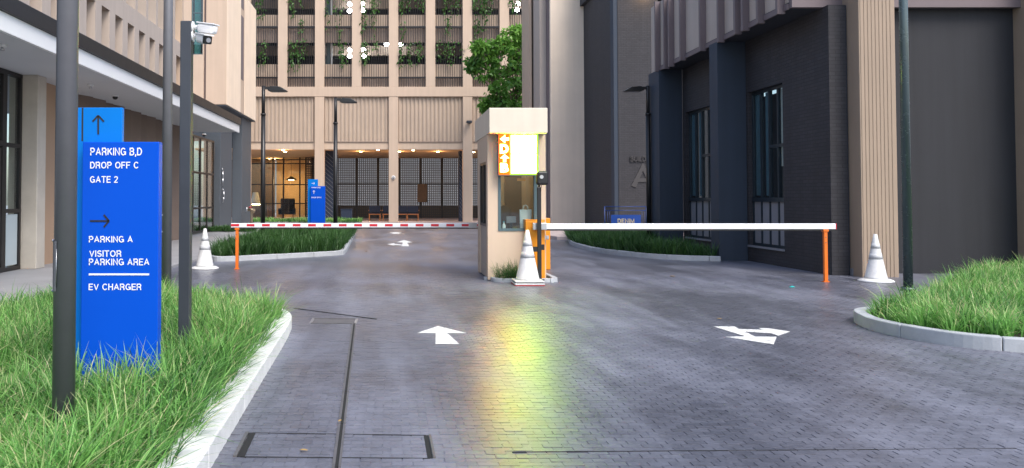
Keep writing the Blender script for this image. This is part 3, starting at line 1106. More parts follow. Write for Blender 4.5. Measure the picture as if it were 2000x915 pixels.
# ribbed corner tower
TY, TYE, TX, TB, TT = 38.0, 46.2, -7.7, 5.92, 12.2
gx0, gx1 = P(398, 100, TY).x, P(402, 100, TY).x
wx0, wx1 = P(373, 100, TY).x, P(396, 100, TY).x
wz = P(385, 107, TY).z
MB().box(gx1, TX, TY, TYE, TB, TT).build('tower_wall', M['beige'], lb, bevel=.02)
box('joint_strip', M['purple'], lb, gx0, gx1, TY + .12, TYE, TB, TT)
MB().box(-13, wx0, TY, TY + .3, TB, TT).box(wx0, gx0, TY, TY + .3, TB, wz).box(wx1, gx0, TY + .002, TY + .3, wz, TT).build('tower_wall', M['beige'], lb)
box('tower_side_wall', M['beige'], lb, -13, gx0 - .6, TY + 2.2, TYE, TB, TT)
window(lb, M['teal_frame'], M['glass_clear'], wx0, wx1, wz, 11.6, TY + .10, 1, .06, .08, (10.2,))
box('curtain', M['curtain'], lb, wx0 + .04, wx0 + .34, TY + .5, TY + .55, wz, 11.6)
box('interior_wall', M['interior'], lb, wx0 - .8, gx0, TY + 1.8, TY + 1.9, TB, TT)
n = 30
sy0, sy1 = PX(470, 100, TX).y, PX(475.5, 100, TX).y
sz = [(PX(472, 156, TX).z, PX(472, 31, TX).z), (PX(472, 16, TX).z, TT - .3)]
for k in range(n):
    a = TY + .06 + (TYE - TY - .08) * k / n
    c = a + (TYE - TY) / n * .58
    if c > sy0 - .05 and a < sy1 + .05: continue
    MB().box(TX - .01, TX + .035, a, c, TB + .003, TT - .02).build('tower_rib', M['beige_lt'], lb)  # paler ribs put the brighter light on this side into the colour
for z0, z1 in sz:
    MB().box(TX - .01, TX + .012, sy0, sy1, z0, z1).build('slot_window', M['purple'], lb)
box('tower_soffit', M['col_dark'], lb, -13, TX - .02, TY + .05, TYE - .02, TB - .06, TB - .003)
# slate columns below the tower
for xa, xb, ya, yb in ((P(397, 400, 38.7).x, P(430, 400, 38.7).x, 38.7, 41.5), (P(453, 400, 43.1).x, P(472, 400, 43.1).x, 43.1, 45.9)):
    MB().box(xa, xb, ya, yb, .1, TB - .062).build('column', M['col_dark'], lb, bevel=.02)
box('lintel', M['col_dark'], lb, -12, P(430, 400, 38.7).x - .04, 38.8, 41.4, 4.45, TB - .064)
box('steps', M['walk'], lb, -12, -8.95, 38.1, 41.2, .1, .42)
wl = thing('wall_light', 'slim curved polished steel fitting mounted on the slate column', 'wall light', (-8.1, 39, 1.8))
cxx = P(430, 400, 38.7).x + .02
pts = [(cxx + .05, 38.95, z) for z in (3.0, 2.9, 2.8)]
MB().tube([(cxx + .01, 38.95, 3.02), (cxx + .05, 38.93, 2.85), (cxx + .06, 38.9, 2.5), (cxx + .04, 38.92, 2.15)], [.012, .035, .04, .012], 10).build('upper_shade', M['alu'], wl)
MB().tube([(cxx + .03, 38.95, 2.05), (cxx + .10, 38.93, 1.9), (cxx + .11, 38.9, 1.6), (cxx + .06, 38.92, 1.35)], [.012, .035, .04, .012], 10).build('lower_shade', M['alu'], wl)
# small fittings on the soffit
for i, (x, y, lab) in enumerate(((177, 165, 'small white sprinkler rose under the white canopy soffit'), (5, 87, 'round white sprinkler rose under the canopy above the storefront'))):
    u, w_, z_ = ray(x, y)
    t = (SOF - CAMZ) / z_
    p = Vector((u * t, w_ * t, SOF))
    s_ = thing('sprinkler', lab, 'sprinkler', p)
    MB().cyl(p, p - Vector((0, 0, .05)), .07, .06, 16).build('plate', M['white_plastic'], s_)
    MB().cyl(p - Vector((0, 0, .05)), p - Vector((0, 0, .11)), .02, .04, 12).build('nozzle', M['alu'], s_)
for x, y, lab in ((225, 187, 'small dark dome camera under the canopy beside the sprinkler'), (399, 262, 'small dark dome camera at the far end of the canopy')):
    u, w_, z_ = ray(x, y)
    t = (SOF - CAMZ) / z_
    p = Vector((u * t, w_ * t, SOF))
    s_ = thing('dome_camera', lab, 'camera', p)
    MB().cyl(p, p - Vector((0, 0, .03)), .08, .08, 16).build('base', M['white_plastic'], s_)
    MB().lathe([(.0, -.11), (.04, -.10), (.065, -.07), (.07, -.03)], p, 16).build('dome', M['black'], s_)


# ================================================================== BACK BUILDING (car park over arcade)
BY = 52.0
zb = lambda y: P(765, y, BY).z
xb_ = lambda x: P(x, 200, BY).x
gb = thing('parking_garage', 'beige multi-storey car park with open screened decks above a lit arcade', 'building', (1, BY, 0))
CW = 18.6
ks = range(-1, 8)
xc = {k: 551.6 + 72.35 * k for k in ks}
zt = zb(-75)
z170, z189, z277, z292 = zb(170), zb(189), zb(277), zb(292)
for k in ks:
    a, c = xb_(xc[k] - CW / 2), xb_(xc[k] + CW / 2)
    MB().box(a, c, BY, BY + .5, z170, zt).build('upper_column', M['beige'], gb, bevel=.015)
    if k % 2:
        MB().box(a, c, BY + .002, BY + .6, .04, z189).build('column', M['beige'], gb, bevel=.015)
XL, XR = xb_(xc[-1] - CW / 2) - 3, xb_(xc[7] + CW / 2) + 3
MB().box(XL, XR, BY - .02, BY + .5, z189, z170).build('beam', M['beige'], gb, bevel=.015)


def corrugated(x0, x1, z0, z1, y, pitch, depth, material, parent, name):
    prof = []
    n = max(1, round((x1 - x0) / pitch))
    p = (x1 - x0) / n
    for i in range(n):
        a = x0 + i * p
        prof += [(a, 0), (a + p * .18, -depth), (a + p * .5, -depth), (a + p * .68, 0)]
    prof.append((x1, 0))
    m = MB()
    vs = [(q[0], y + q[1], z) for z in (z0, z1) for q in prof]
    k = len(prof)
    m.add(vs, [(i, i + 1, i + 1 + k, i + k) for i in range(k - 1)])
    m.box(x0, x1, y + .02, y + .06, z0, z1)
    return m.build(name, material, parent)


wide = [-1, 1, 3, 5, 7]
for i in range(4):
    a, c = xb_(xc[wide[i]] + CW / 2), xb_(xc[wide[i + 1]] - CW / 2)
    corrugated(a, c, z277, z189 - .003, BY + .22, .265, .07, M['corr'], gb, 'corrugated_panel')
    box('lintel', M['beige'], gb, a, c, BY + .16, BY + .45, z292, z277 - .003)
    box('sill_strip', M['corr_dk'], gb, a, c, BY + .10, BY + .16, z277 - .03, z277 + .02)
stor = [(152, 150, 125, 82), (54, 51, 28, -15), (-43, -46, -69, -74)]
for k in list(ks)[:-1]:
    a, c = xb_(xc[k] + CW / 2), xb_(xc[k + 1] - CW / 2)
    lo = 170
    for (r0, r1, s1, o1) in stor:
        corrugated(a, c, zb(lo) + .003, zb(r0), BY + .32, .16, .04, M['corr_dk'], gb, 'corrugated_panel')
        box('spandrel', M['beige'], gb, a, c, BY + .22, BY + .40, zb(r1), zb(s1))
        box('handrail', M['dark_metal'], gb, a, c, BY + .05, BY + .11, zb(r0), zb(r1))
        lo = o1
    nb_ = 12
    for j in range(nb_):
        x = a + (c - a) * (j + .5) / nb_
        if j == 0 and k == -1:
            barme = MB().box(-.016, .016, -.02, .02, 0, zt - z170 - .02).mesh('screen_bar')
            barme.materials.append(M['dark_metal'])
        o = link('screen_bar', barme, None, gb)
        o.location = Vector((x, BY + .075 + .004 * (j % 2), z170 + .004)) - world_off(gb)
# decks, back walls, arcade ceiling
for (r0, r1, s1, o1) in stor[:2]:
    zd = zb(s1) - .9
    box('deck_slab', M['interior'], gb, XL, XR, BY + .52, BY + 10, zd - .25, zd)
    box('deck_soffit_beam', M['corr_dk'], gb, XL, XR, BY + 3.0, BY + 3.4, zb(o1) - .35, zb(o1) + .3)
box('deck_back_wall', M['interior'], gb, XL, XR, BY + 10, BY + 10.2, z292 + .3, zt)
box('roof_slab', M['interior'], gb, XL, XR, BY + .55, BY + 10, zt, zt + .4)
AZ = z292 - .01
box('arcade_ceiling', M['int_warm'], gb, XL, XR, BY + .46, BY + 11.2, AZ, AZ + .12)
# a pale column and teal pipe inside the deck
for o1, s1 in ((82, 125), (-15, 28)):
    p0, p1 = P(648, s1, BY + 1.2), P(648, o1, BY + 1.2)
    MB().cyl((p0.x, BY + 1.2, p0.z - 1), (p0.x, BY + 1.2, p1.z + .5), .07, n=12).build('pipe', M['white_plastic'], gb)
    p0 = P(642, s1, BY + 1.4)
    box('pipe_casing', M['teal_frame'], gb, p0.x - .15, p0.x + .08, BY + 1.4, BY + 1.6, p0.z - 1, p1.z + .5)
# ceiling lights on the decks
for x, y, lab in ((683, 9, 'first'), (683, 22, ''), (708, 8, ''), (709, 21, ''), (683, 99, ''), (683, 110, ''), (710, 98, ''), (711, 110, ''), (755, 87, ''), (783, 87, ''), (1010, 20, ''), (1012, 8, '')):
    p = P(x, y, BY + 2.2)
    d = thing('deck_light', 'white car park lamp rounded into a ball to imitate bloom behind the screen bars', 'lamp', p, 'lamps glowing on the car park decks')
    MB().lathe([(.03, -.12), (.10, -.095), (.145, -.03), (.145, .03), (.10, .09), (.04, .13)], p, 16).build('globe', M['lamp_white'], d)  # round shape stands in for the bloom of a tube fixture
    MB().box(p.x - .1, p.x + .1, p.y - .08, p.y + .08, p.z + .135, p.z + .17).build('housing', M['white_plastic'], d)
# arcade: dark slanted-grain pillars, lattice screens, lobby glazing
AY = BY + 11.0
for x0, x1 in ((635, 651), (897, 906)):
    a, c = P(x0, 360, BY + 1.6), P(x1, 360, BY + 1.6)
    pl = MB().box(a.x, c.x, BY + 1.6, BY + 2.4, .04, AZ - .002).build('dark_pillar', M['fabric_dark'], gb)
    w = c.x - a.x
    for j in range(16):
        z0 = .1 + j * .27
        if z0 + .5 > AZ: break
        MB().bar((a.x + .02, BY + 1.59, z0 + .45), (c.x - .02, BY + 1.59, z0), .03, .035, (0, 1, 0)).build('slanted_rib', M['pole'], pl)
SP = .135
lm = MB()
pw, ph = 1.48, AZ - .06
nx_, nz_ = int(pw / SP), int(ph / SP)
for i in range(nx_ + 1):
    xx = i * pw / nx_
    lm.box(xx - .034, xx + .034, 0, .06, 0, ph)
for j in range(nz_ + 1):
    zz = j * ph / nz_
    lm.box(0, pw, .002, .058, max(0, zz - .034), zz + .034)
lme = lm.mesh('lattice_panel')
lme.materials.append(M['lattice'])
x = P(655, 360, AY).x
xend = P(1010, 360, AY).x
while x < xend:
    o = link('lattice_panel', lme, None, gb)
    o.location = Vector((x + .08, AY, .045)) - world_off(gb)
    box('screen_post', M['dark_metal'], gb, x - .06, x + .06, AY - .06, AY + .1, .04, AZ - .003)
    x += pw + .16
box('screen_rail', M['dark_metal'], gb, P(655, 360, AY).x, xend, AY - .03, AY + .08, 2.6, 2.7)
p = P(815, 360, AY - .3), P(834, 395, AY - .3)
box('notice_panel', M['int_wood'], gb, p[0].x, p[1].x, AY - .35, AY - .3, p[1].z, p[0].z)
# low lattice panel left of first column
o = link('lattice_panel', lme, None, gb)
o.location = Vector((P(598, 360, AY - 1).x, AY - 1, .045)) - world_off(gb)
# lobby
LY = BY + 10.0
lx0, lx1 = P(480, 360, LY).x, P(612, 360, LY).x
fr = MB()
for xx in (489, 511, 533, 553.5, 585.5, 597, 609):
    a = P(xx, 360, LY).x
    fr.box(a - .05, a + .05, LY, LY + .12, .04, AZ - .004)
for yv in (312, 320, 361, 398):
    z = P(500, yv, LY).z
    fr.box(lx0, lx1, LY + .002, LY + .118, z - .04, z + .04)
fr = fr.build('lobby_frame', M['dark_metal'], gb)
for xa, xb2 in ((489, 511), (511, 533), (533, 553.5), (553.5, 585.5), (585.5, 609)):
    MB().box(P(xa, 360, LY).x + .05, P(xb2, 360, LY).x - .05, LY + .05, LY + .06, .05, AZ - .01).build('pane', M['glass_clear'], fr)
box('lobby_back_wall', M['int_warm'], gb, P(540, 360, LY + 5).x, lx1 + 1.5, LY + 5, LY + 5.2, .04, AZ - .004)
box('lobby_side_wall', M['int_wood'], gb, lx0 - 2, P(540, 360, LY + 5).x, LY + 4, LY + 4.2, .04, AZ - .004)
box('lobby_divider', M['int_wood'], gb, lx1 - .1, lx1 + .05, LY + .13, LY + 5, .04, AZ - .004)
box('lobby_ceiling', M['int_warm'], gb, lx0 - 2, lx1 + 1.5, LY + .13, LY + 5.2, AZ - .002, AZ + .1)
box('lobby_counter', M['int_wood'], gb, P(492, 400, LY + 2).x, P(522, 400, LY + 2).x, LY + 2, LY + 2.6, .04, 1.15)
box('counter_light_strip', M['lamp_warm'], gb, P(492, 400, LY + 2).x, P(508, 400, LY + 2).x, LY + 1.97, LY + 1.99, 1.06, 1.10)
# arcade downlights
def warm_light(p, label, group, energy, spot=True, r=.09):
    d = thing('downlight', label, 'lamp', p, group)
    MB().cyl(p, p - Vector((0, 0, .02)), r * 1.3, r * 1.3, 16).build('rim', M['white_plastic'], d)
    MB().cyl(p - Vector((0, 0, .021)), p - Vector((0, 0, .03)), r, r, 16).build('bulb', M['lamp_warm'], d)
    if energy:
        ld = bpy.data.lights.new('downlight', 'POINT')
        ld.energy = energy
        ld.color = (1, .58, .26)
        ld.shadow_soft_size = .12
        lo_ = bpy.data.objects.new('lamp_light', ld)
        lo_.location = Vector((0, 0, -.25))
        COL.objects.link(lo_)
        lo_.parent = d
    return d


for i, (x, y) in enumerate(((553, 293), (557, 296.5), (705, 296), (738, 293), (780, 296), (807, 293.5), (855, 296), (925, 297))):
    u, w_, z_ = ray(x, y)
    p = Vector((u * (AZ - CAMZ) / z_, w_ * (AZ - CAMZ) / z_, AZ))
    warm_light(p, 'small warm round downlight in the arcade ceiling', 'arcade ceiling downlights', 28 if i % 2 == 0 else 0)
for x, y in ((526, 310), (537, 314)):
    pp = P(x, y, LY + 2)
    warm_light(Vector((pp.x, pp.y, AZ - .01)), 'small warm round downlight in the lobby ceiling', 'lobby ceiling downlights', 45)
# pendant lamp
pp = P(569, 352, LY + 3)
pd = thing('pendant_lamp', 'dark conical pendant lamp glowing in the lobby', 'lamp', pp)
MB().lathe([(.48, 0), (.45, .03), (.15, .24), (.05, .30)], pp, 24).build('shade', M['dark_metal'], pd)
MB().cyl(pp + Vector((0, 0, .3)), Vector((pp.x, pp.y, AZ - .01)), .012, n=6).build('cord', M['black'], pd)
MB().lathe([(.02, -.02), (.2, -.015), (.22, .04), (.05, .1)], pp, 16).build('bulb', M['lamp_warm'], pd)
ld = bpy.data.lights.new('pendant', 'POINT')
ld.energy = 80
ld.color = (1, .66, .32)
ld.shadow_soft_size = .15
lo_ = bpy.data.objects.new('lamp_light', ld)
COL.objects.link(lo_)
lo_.parent = pd
lo_.location = (0, 0, -.2)


# lobby furniture
def wing_chair(x, y, Y, lab):
    p = P(x, y, Y)
    c = thing('armchair', lab, 'chair', (p.x, Y, .04))
    b = MB().box(p.x - .55, p.x + .55, Y - .1, Y + .1, .5, 1.55).build('backrest', M['fabric_dark'], c, bevel=.06)
    MB().box(p.x - .5, p.x + .5, Y - .8, Y - .11, .32, .55).build('seat', M['fabric_dark'], c, bevel=.05)
    for sx in (-1, 1):
        MB().box(p.x + sx * .56 - .07, p.x + sx * .56 + .07, Y - .8, Y - .1, .3, .8).build('armrest', M['fabric_dark'], c, bevel=.04)
        for yy in (Y - .7, Y): MB().cyl((p.x + sx * .42, yy, .04), (p.x + sx * .45, yy, .33), .025, .03, 8).build('leg', M['chair_orange'], c)


wing_chair(562, 420, LY + 1.6, 'dark high-backed armchair inside the lobby')
ls = thing('floor_lamp', 'tall lamp with pale tilted shade in the lobby', 'lamp', (P(498, 385, LY + 2.9).x, LY + 2.9, .04))
p = P(499, 388, LY + 2.9)
MB().lathe([(.42, -.45), (.40, -.4), (.22, .45), (.2, .48)], p, 20).build('shade', M['blind'], ls)
MB().cyl((p.x, p.y, .06), (p.x, p.y, p.z - .3), .02, n=8).build('stem', M['black'], ls)
MB().cyl((p.x, p.y, .04), (p.x, p.y, .07), .2, .18, 16).build('base', M['black'], ls)


def arcade_chair(x, lab):
    Y = BY + 3.2
    p = P(x, 430, Y)
    c = thing('lounge_chair', lab, 'chair', (p.x, Y, .04), 'orange-legged lounge chairs in the arcade')
    for sx in (-1, 1):
        for yy in (Y - .3, Y + .3): MB().bar((p.x + sx * .36, yy, .04), (p.x + sx * .36, yy, .46), .06).build('leg', M['chair_orange'], c)
    MB().box(p.x - .40, p.x + .40, Y - .345, Y + .33, .46, .52).build('seat_frame', M['chair_orange'], c)
    MB().box(p.x - .36, p.x + .36, Y - .34, Y + .2, .52, .62).build('seat', M['fabric_dark'], c, bevel=.03)
    MB().bar((p.x, Y - .36, .66), (p.x, Y - .50, 1.05), .74, .10, (0, 1, 0)).build('backrest', M['fabric_dark'], c)
    for sx in (-1, 1): MB().box(p.x + sx * .40 - .03, p.x + sx * .40 + .03, Y - .4, Y + .3, .72, .77).build('armrest', M['chair_orange'], c)


for x in (732, 759, 784, 806): arcade_chair(x, 'dark cushioned lounge chair with orange wooden legs in the arcade')
# added backdrop behind the screens: pale wall for daylight, low dark wall below
gw = MB().box(-14, 20, 84, 84.3, 0, 7.5).build('backdrop_wall', M['backdrop_wall'], loc=(0, 84, 0))
tag(gw, 'pale wall added as a bright backdrop behind the arcade lattice screens', 'wall')
box_h = [(-5.2, 64.2), (11, 64.2), (11, 65.4), (-5.2, 65.4)]
o = MB().prism(box_h, .04, 1.0).build('low_backdrop_wall', M['int_wood'], loc=(0, 64.5, 0))
tag(o, 'low dark wall added to darken the foot of the arcade lattice screens', 'wall')
# items on the facade
cc = P(768.5, 347, BY - .02)
dc = thing('dome_camera', 'small white dome camera on a beige arcade column', 'camera', cc)
MB().cyl(cc + Vector((0, .02, 0)), cc + Vector((0, -.05, 0)), .13, .12, 16).build('base', M['white_plastic'], dc)
MB().cyl(cc + Vector((0, -.05, 0)), cc + Vector((.04, -.14, -.03)), .09, .05, 16).build('dome', M['alu'], dc)
cc = P(917, 240, BY - .02)
dc = thing('wall_camera', 'small grey box camera on the beige column above the booth', 'camera', cc)
MB().box(cc.x - .06, cc.x + .06, BY - .12, BY - .003, cc.z - .08, cc.z + .08).build('bracket', M['pole_grey'], dc)
MB().box(cc.x - .22, cc.x + .12, BY - .5, BY - .12, cc.z - .06, cc.z + .10).build('body', M['pole_grey'], dc, bevel=.03)
# blue box planter in the arcade
p = P(677, 425, BY - 1.2)
bp_ = thing('box_planter', 'square dark blue box standing before the lattice arcade', 'planter', (p.x, BY - 1.2, .04))
MB().box(p.x - .34, p.x + .34, BY - 1.5, BY - .9, .0, .86).build('body', M['fabric_dark'], bp_, bevel=.02)
MB().box(p.x - .37, p.x + .37, BY - 1.53, BY - .87, .861, .90).build('rim', M['fabric_dark'], bp_, bevel=.01)

# ================================================================== RIGHT: beige tower, dark building A
tw = thing('beige_tower', 'tall plain beige tower with stepped vertical edges behind the guard booth', 'building', (8.5, 40, 0))
TH = 12.6
ta, tb_ = P(1076, 300, 40).x, P(1145, 300, 40).x
MB().box(ta, tb_, 40, 45, .13, TH).build('main_wall', M['beige_lt'], tw, bevel=.02)
sb_ = P(1055, 300, 40.8).x
box('step_wall', M['beige_grey'], tw, sb_, ta - .06, 40.8, 45, .13, TH)
box('joint_strip', M['purple'], tw, ta - .059, ta - .001, 40.25, 44.9, .13, TH)
sc_ = P(1034, 300, 42.6).x
box('step_wall', M['beige'], tw, sc_, sb_ - .09, 42.6, 44.9, .13, TH)
box('joint_strip', M['purple'], tw, sb_ - .089, sb_ - .001, 43.3, 44.8, .13, TH)

FXA, WXA, ZS = 8.15, 8.9, 5.5
ba = thing('dark_building', 'dark charcoal brick building with overhanging finned beige upper floor', 'building', (9.5, 24, 0))
# long wall facing the lane, with two tall windows
W1 = (22.75, 24.75, .40, 4.15)
W2 = (18.60, 20.42, .40, 4.19)
HI = ZS - .003
for y0, y1, z0, z1 in ((16.6, W2[0], -.02, HI), (W2[1], W1[0], -.02, HI), (W1[1], 25.0, -.02, HI), (W2[0], W2[1], -.02, W2[2]), (W2[0], W2[1], W2[3], HI), (W1[0], W1[1], -.02, W1[2]), (W1[0], W1[1], W1[3], HI)):
    box('wall', M['char_brick'], ba, WXA, WXA + .35, y0, y1, z0, z1)
for wv in (W1, W2):
    y0, y1, z0, z1 = wv
    f = MB()
    X = WXA + .10
    f.box(X, X + .08, y0, y1, z0, z0 + .06).box(X, X + .08, y0, y1, z1 - .07, z1).box(X - .03, X + .081, y0, y1, 1.47, 1.57)
    for yy in np.linspace(y0, y1 - .06, 5): f.box(X - .002, X + .082, yy, yy + .06, z0, z1)
    f.box(X - .001, X + .083, y0, y0 + (y1 - y0) / 2, 2.75, 2.82)
    fr = f.build('window_frame', M['navy_frame'], ba)
    ys = np.linspace(y0, y1 - .06, 5)
    for j in range(4):
        MB().box(X + .03, X + .04, ys[j] + .06, ys[j + 1], 1.57, z1 - .07).build('pane', M['glass'], fr)
        MB().box(X + .02, X + .05, ys[j] + .06, ys[j + 1], z0 + .06, 1.47).build('lower_panel', M['panel_grey'], fr)
    MB().box(X - .14, X + .02, y0 - .02, y1 + .02, z0 - .05, z0 - .003).build('sill', M['panel_grey'], fr)
    for j, mm in enumerate(('blind', None, 'blue_curtain', 'blue_curtain')):
        if mm: box('blind', M[mm], ba, X + .06, X + .07, ys[j] + .07, ys[j + 1] - (.02 if j != 2 else .12), 1.62 if j else 2.3, z1 - .08)
    box('interior_wall', M['interior'], ba, X + 1.6, X + 1.7, y0 - .4, y1 + .4, .2, z1 + .3)
# piers under the overhang
MB().box(FXA + .03, WXA - .002, 20.5, 21.02, -.02, HI).build('pier', M['char_blue'], ba, bevel=.01)
MB().box(FXA + .03, WXA - .002, 25.0, 26.0, -.02, HI).build('pier', M['char_blue'], ba, bevel=.01)
# overhanging upper floor
UT = 7.6
box('soffit', M['char'], ba, FXA + .10, 13, 16.9, 25.1, ZS, ZS + .12)
MB().box(FXA + .10, FXA + .5, 16.92, 25.1, ZS + .123, UT).build('upper_wall', M['beige_grey'], ba)
box('edge_strip', M['purple'], ba, FXA + .06, FXA + .099, 16.9, 25.12, ZS - .03, ZS + .09)
box('end_panel', M['purple'], ba, FXA + .1, 13.0, 16.78, 16.9, ZS - .01, UT)
for xl in (1284, 1301, 1310.5, 1333, 1372, 1408, 1441, 1456, 1486, 1525):
    yf = (FXA - .04) * FPX / (xl - PPX)
    MB().box(FXA - .06, FXA + .099, yf, yf + .10, ZS - .06 - .02 * (int(xl) % 3), UT).build('facade_fin', M['purple'], ba)  # mauve puts the shade on the fin faces into the colour
for j in range(6):                         # louvred vent at the far corner
    z0 = PX(1278, 32 - j * 6.2, FXA + .4).z
    MB().bar((FXA + .09, 25.2, z0), (FXA + .35, 25.2, z0 + .0), .12, .03, (0, .6, .8)).build('vent_slat', M['black'], ba)
MB().box(FXA + .10, FXA + .6, 25.13, 25.9, ZS - .005, UT).build('upper_wall', M['beige_grey'], ba)
# corner by the ribbed pilaster
box('wall', M['char_blue'], ba, WXA + .36, 9.55, 16.64, 17.2, -.02, ZS - .004)
box('plinth', M['panel_grey'], ba, WXA + .37, 9.3, 16.52, 16.615, -.02, .14)
PYF = 16.2
pa, pb = P(1681, 300, PYF).x, P(1752, 300, PYF).x
pl = MB().box(pa, pb, PYF, 17.4, -.02, UT).build('pilaster', M['pilaster'], ba, bevel=.01)
nr = 9
for j in range(nr):
    x = pa + .03 + (pb - pa - .05) * j / nr
    MB().box(x, x + (pb - pa) / nr * .62, PYF - .009, PYF + .01, -.01, UT - .01).build('pilaster_rib', M['pilaster'], ba)
pc = P(1984, 300, 17.0).x
MB().box(pc, pc + 1.2, PYF, 17.4, -.02, UT).build('pilaster', M['pilaster'], ba, bevel=.01)
box('wall', M['wall_brown'], ba, pb + .002, pc - .002, 17.0, 17.3, -.02, UT)
box('side_wall', M['char_blue'], ba, pb + .003, pb + .10, 16.6, 16.99, -.02, UT)
# far wing: pier with the building name, brown brick wall in the recess
py = 34.0
qa, qb = P(1208, 300, py).x, P(1310, 300, py).x
PT = 11.2
MB().box(qa, qb + 2, py, 41.3, .13, PT).build('name_wall', M['char_brick'], ba)
MB().box(qa - .17, qa - .002, py + .02, py + .5, .13, PT).build('edge_pier', M['char_blue'], ba)
rz = P(1175, 13, 40).z
box('brick_recess_wall', M['brown_brick'], ba, tb_ + .002, qa - .003, 41.4, 41.7, .13, rz - .003)
MB().box(tb_ - .05, qa - .18, 38.2, 41.7, rz, rz + 2.2).build('recess_soffit', M['char'], ba)
lt = thing('building_lettering', 'raised letters reading building A on the dark brick wall', 'lettering', (qa + .5, py - .05, 0))
lz = lambda y: P(1250, y, py).z
lx = lambda x: P(x, 340, py).x
stroke_text('letter_a', M['letters_dark'], lt, 'A', lx(1232), lz(369), lx(1279) - lx(1232), lz(322) - lz(369), py - .002, .03, .20)
stroke_text('word_building', M['letters_dark'], lt, 'BUILDING', lx(1231), lz(316), lx(1279) - lx(1231), lz(306) - lz(316), py - .002, .06, .2)
pp = P(1189, 6, 39.5)
warm_light(Vector((pp.x, 39.5, rz - .001)), 'warm round downlight in the high recess soffit beside the beige tower', None, 120, r=.13)
pp = P(1264, -25, py - .35)
dl = warm_light(Vector((pp.x, py - .35, pp.z)), 'warm downlight washing the top of the name wall', None, 9, r=.08)

# ================================================================== FOLIAGE: tree and hanging vines
def leaf_cloud(name, centres, dirs, size, material, parent, tint, aspect=1.9):
    n = len(centres)
    c = np.asarray(centres)
    d = np.asarray(dirs)
    d = d / (np.linalg.norm(d, axis=1)[:, None] + 1e-9)
    r = rng.normal(0, 1, (n, 3))
    w = np.cross(d, r)
    w /= np.linalg.norm(w, axis=1)[:, None] + 1e-9
    s = size * rng.uniform(.65, 1.3, n)[:, None]
    nn = np.cross(d, w)
    V = np.zeros((n, 6, 3), np.float32)
    V[:, 0] = c
    V[:, 1] = c + d * s * .35 + w * s * .26 + nn * s * .05
    V[:, 2] = c + d * s * .75 + w * s * .20
    V[:, 3] = c + d * s * 1.1 - nn * s * .10
    V[:, 4] = c + d * s * .75 - w * s * .20
    V[:, 5] = c + d * s * .35 - w * s * .26 + nn * s * .05
    off = np.array(world_off(parent), np.float32) if parent else np.zeros(3, np.float32)
    lo = np.arange(n * 6)
    st = np.arange(n) * 6
    me = np_mesh(name, V.reshape(-1, 3) - off[None], lo, st, None)
    me.polygons.foreach_set('use_smooth', np.zeros(len(me.polygons), bool))
    at = me.attributes.new('tint', 'FLOAT', 'POINT')
    at.data.foreach_set('value', np.repeat(np.clip(tint, 0, .85), 6).astype(np.float32))
    return link(name, me, material, parent)


def tree(name, label, base, blobs, leaves_per, leaf_size):
    t = thing(name, label, 'tree', base)
    b = Vector(base)
    fork = b + Vector((.1, 0, 5.6))
    MB().tube([b, b + Vector((.05, .03, 2)), b + Vector((-.05, 0, 4)), fork], [.17, .15, .13, .11], 10).build('trunk', M['bark'], t)
    cs, ds, ts = [], [], []
    for (c, r, g) in blobs:
        c = Vector(c)
        mid = fork.lerp(c, .5) + Vector((random.uniform(-.25, .25), random.uniform(-.2, .2), .1))
        MB().tube([fork - Vector((0, 0, random.uniform(0, .8))), mid, c], [.06, .04, .012], 6).build('branch', M['bark'], t)
        twigs = int(leaves_per / 9)
        for _ in range(twigs):
            v = Vector(rng.normal(0, 1, 3)).normalized()
            rr = r * (random.uniform(.25, 1.0) ** .6)
            q = c + Vector((v.x * rr, v.y * rr * .8, v.z * rr * .85))
            base_t = g + random.uniform(-.14, .14)
            for _k in range(9):
                o = Vector(rng.normal(0, .11, 3))
                cs.append(q + o)
                dd = v * .6 + Vector(rng.normal(0, .5, 3)) + Vector((0, 0, -.5))
                ds.append(dd)
                ts.append(base_t + random.uniform(-.1, .1))
    leaf_cloud('crown', np.array([list(c) for c in cs]), np.array([list(d) for d in ds]), leaf_size, M['leaf'], t, np.array(ts))
    return t


TYr = 47.6
tb = []
for x, y, r, g in ((1000, 75, .75, .75), (975, 90, .6, .6), (945, 105, .75, .35), (985, 120, .9, .35), (1012, 100, .8, .5), (925, 128, .45, .25), (955, 140, .6, .3), (1005, 150, .8, .3), (975, 168, .6, .35),
                    (960, 195, .35, .4), (1010, 195, .6, .35), (1030, 130, 1.0, .4), (1030, 170, .8, .3), (985, 200, .4, .3), (948, 205, .25, .4), (1020, 62, .6, .8), (935, 90, .35, .5)):
    tb.append((P(x, y, TYr + random.uniform(-.5, .5)), r, g))
tree('leafy_tree', 'leafy green tree rising behind the guard booth beside the tower', (P(1000, 300, TYr).x, TYr, .13), tb, 300, .27)

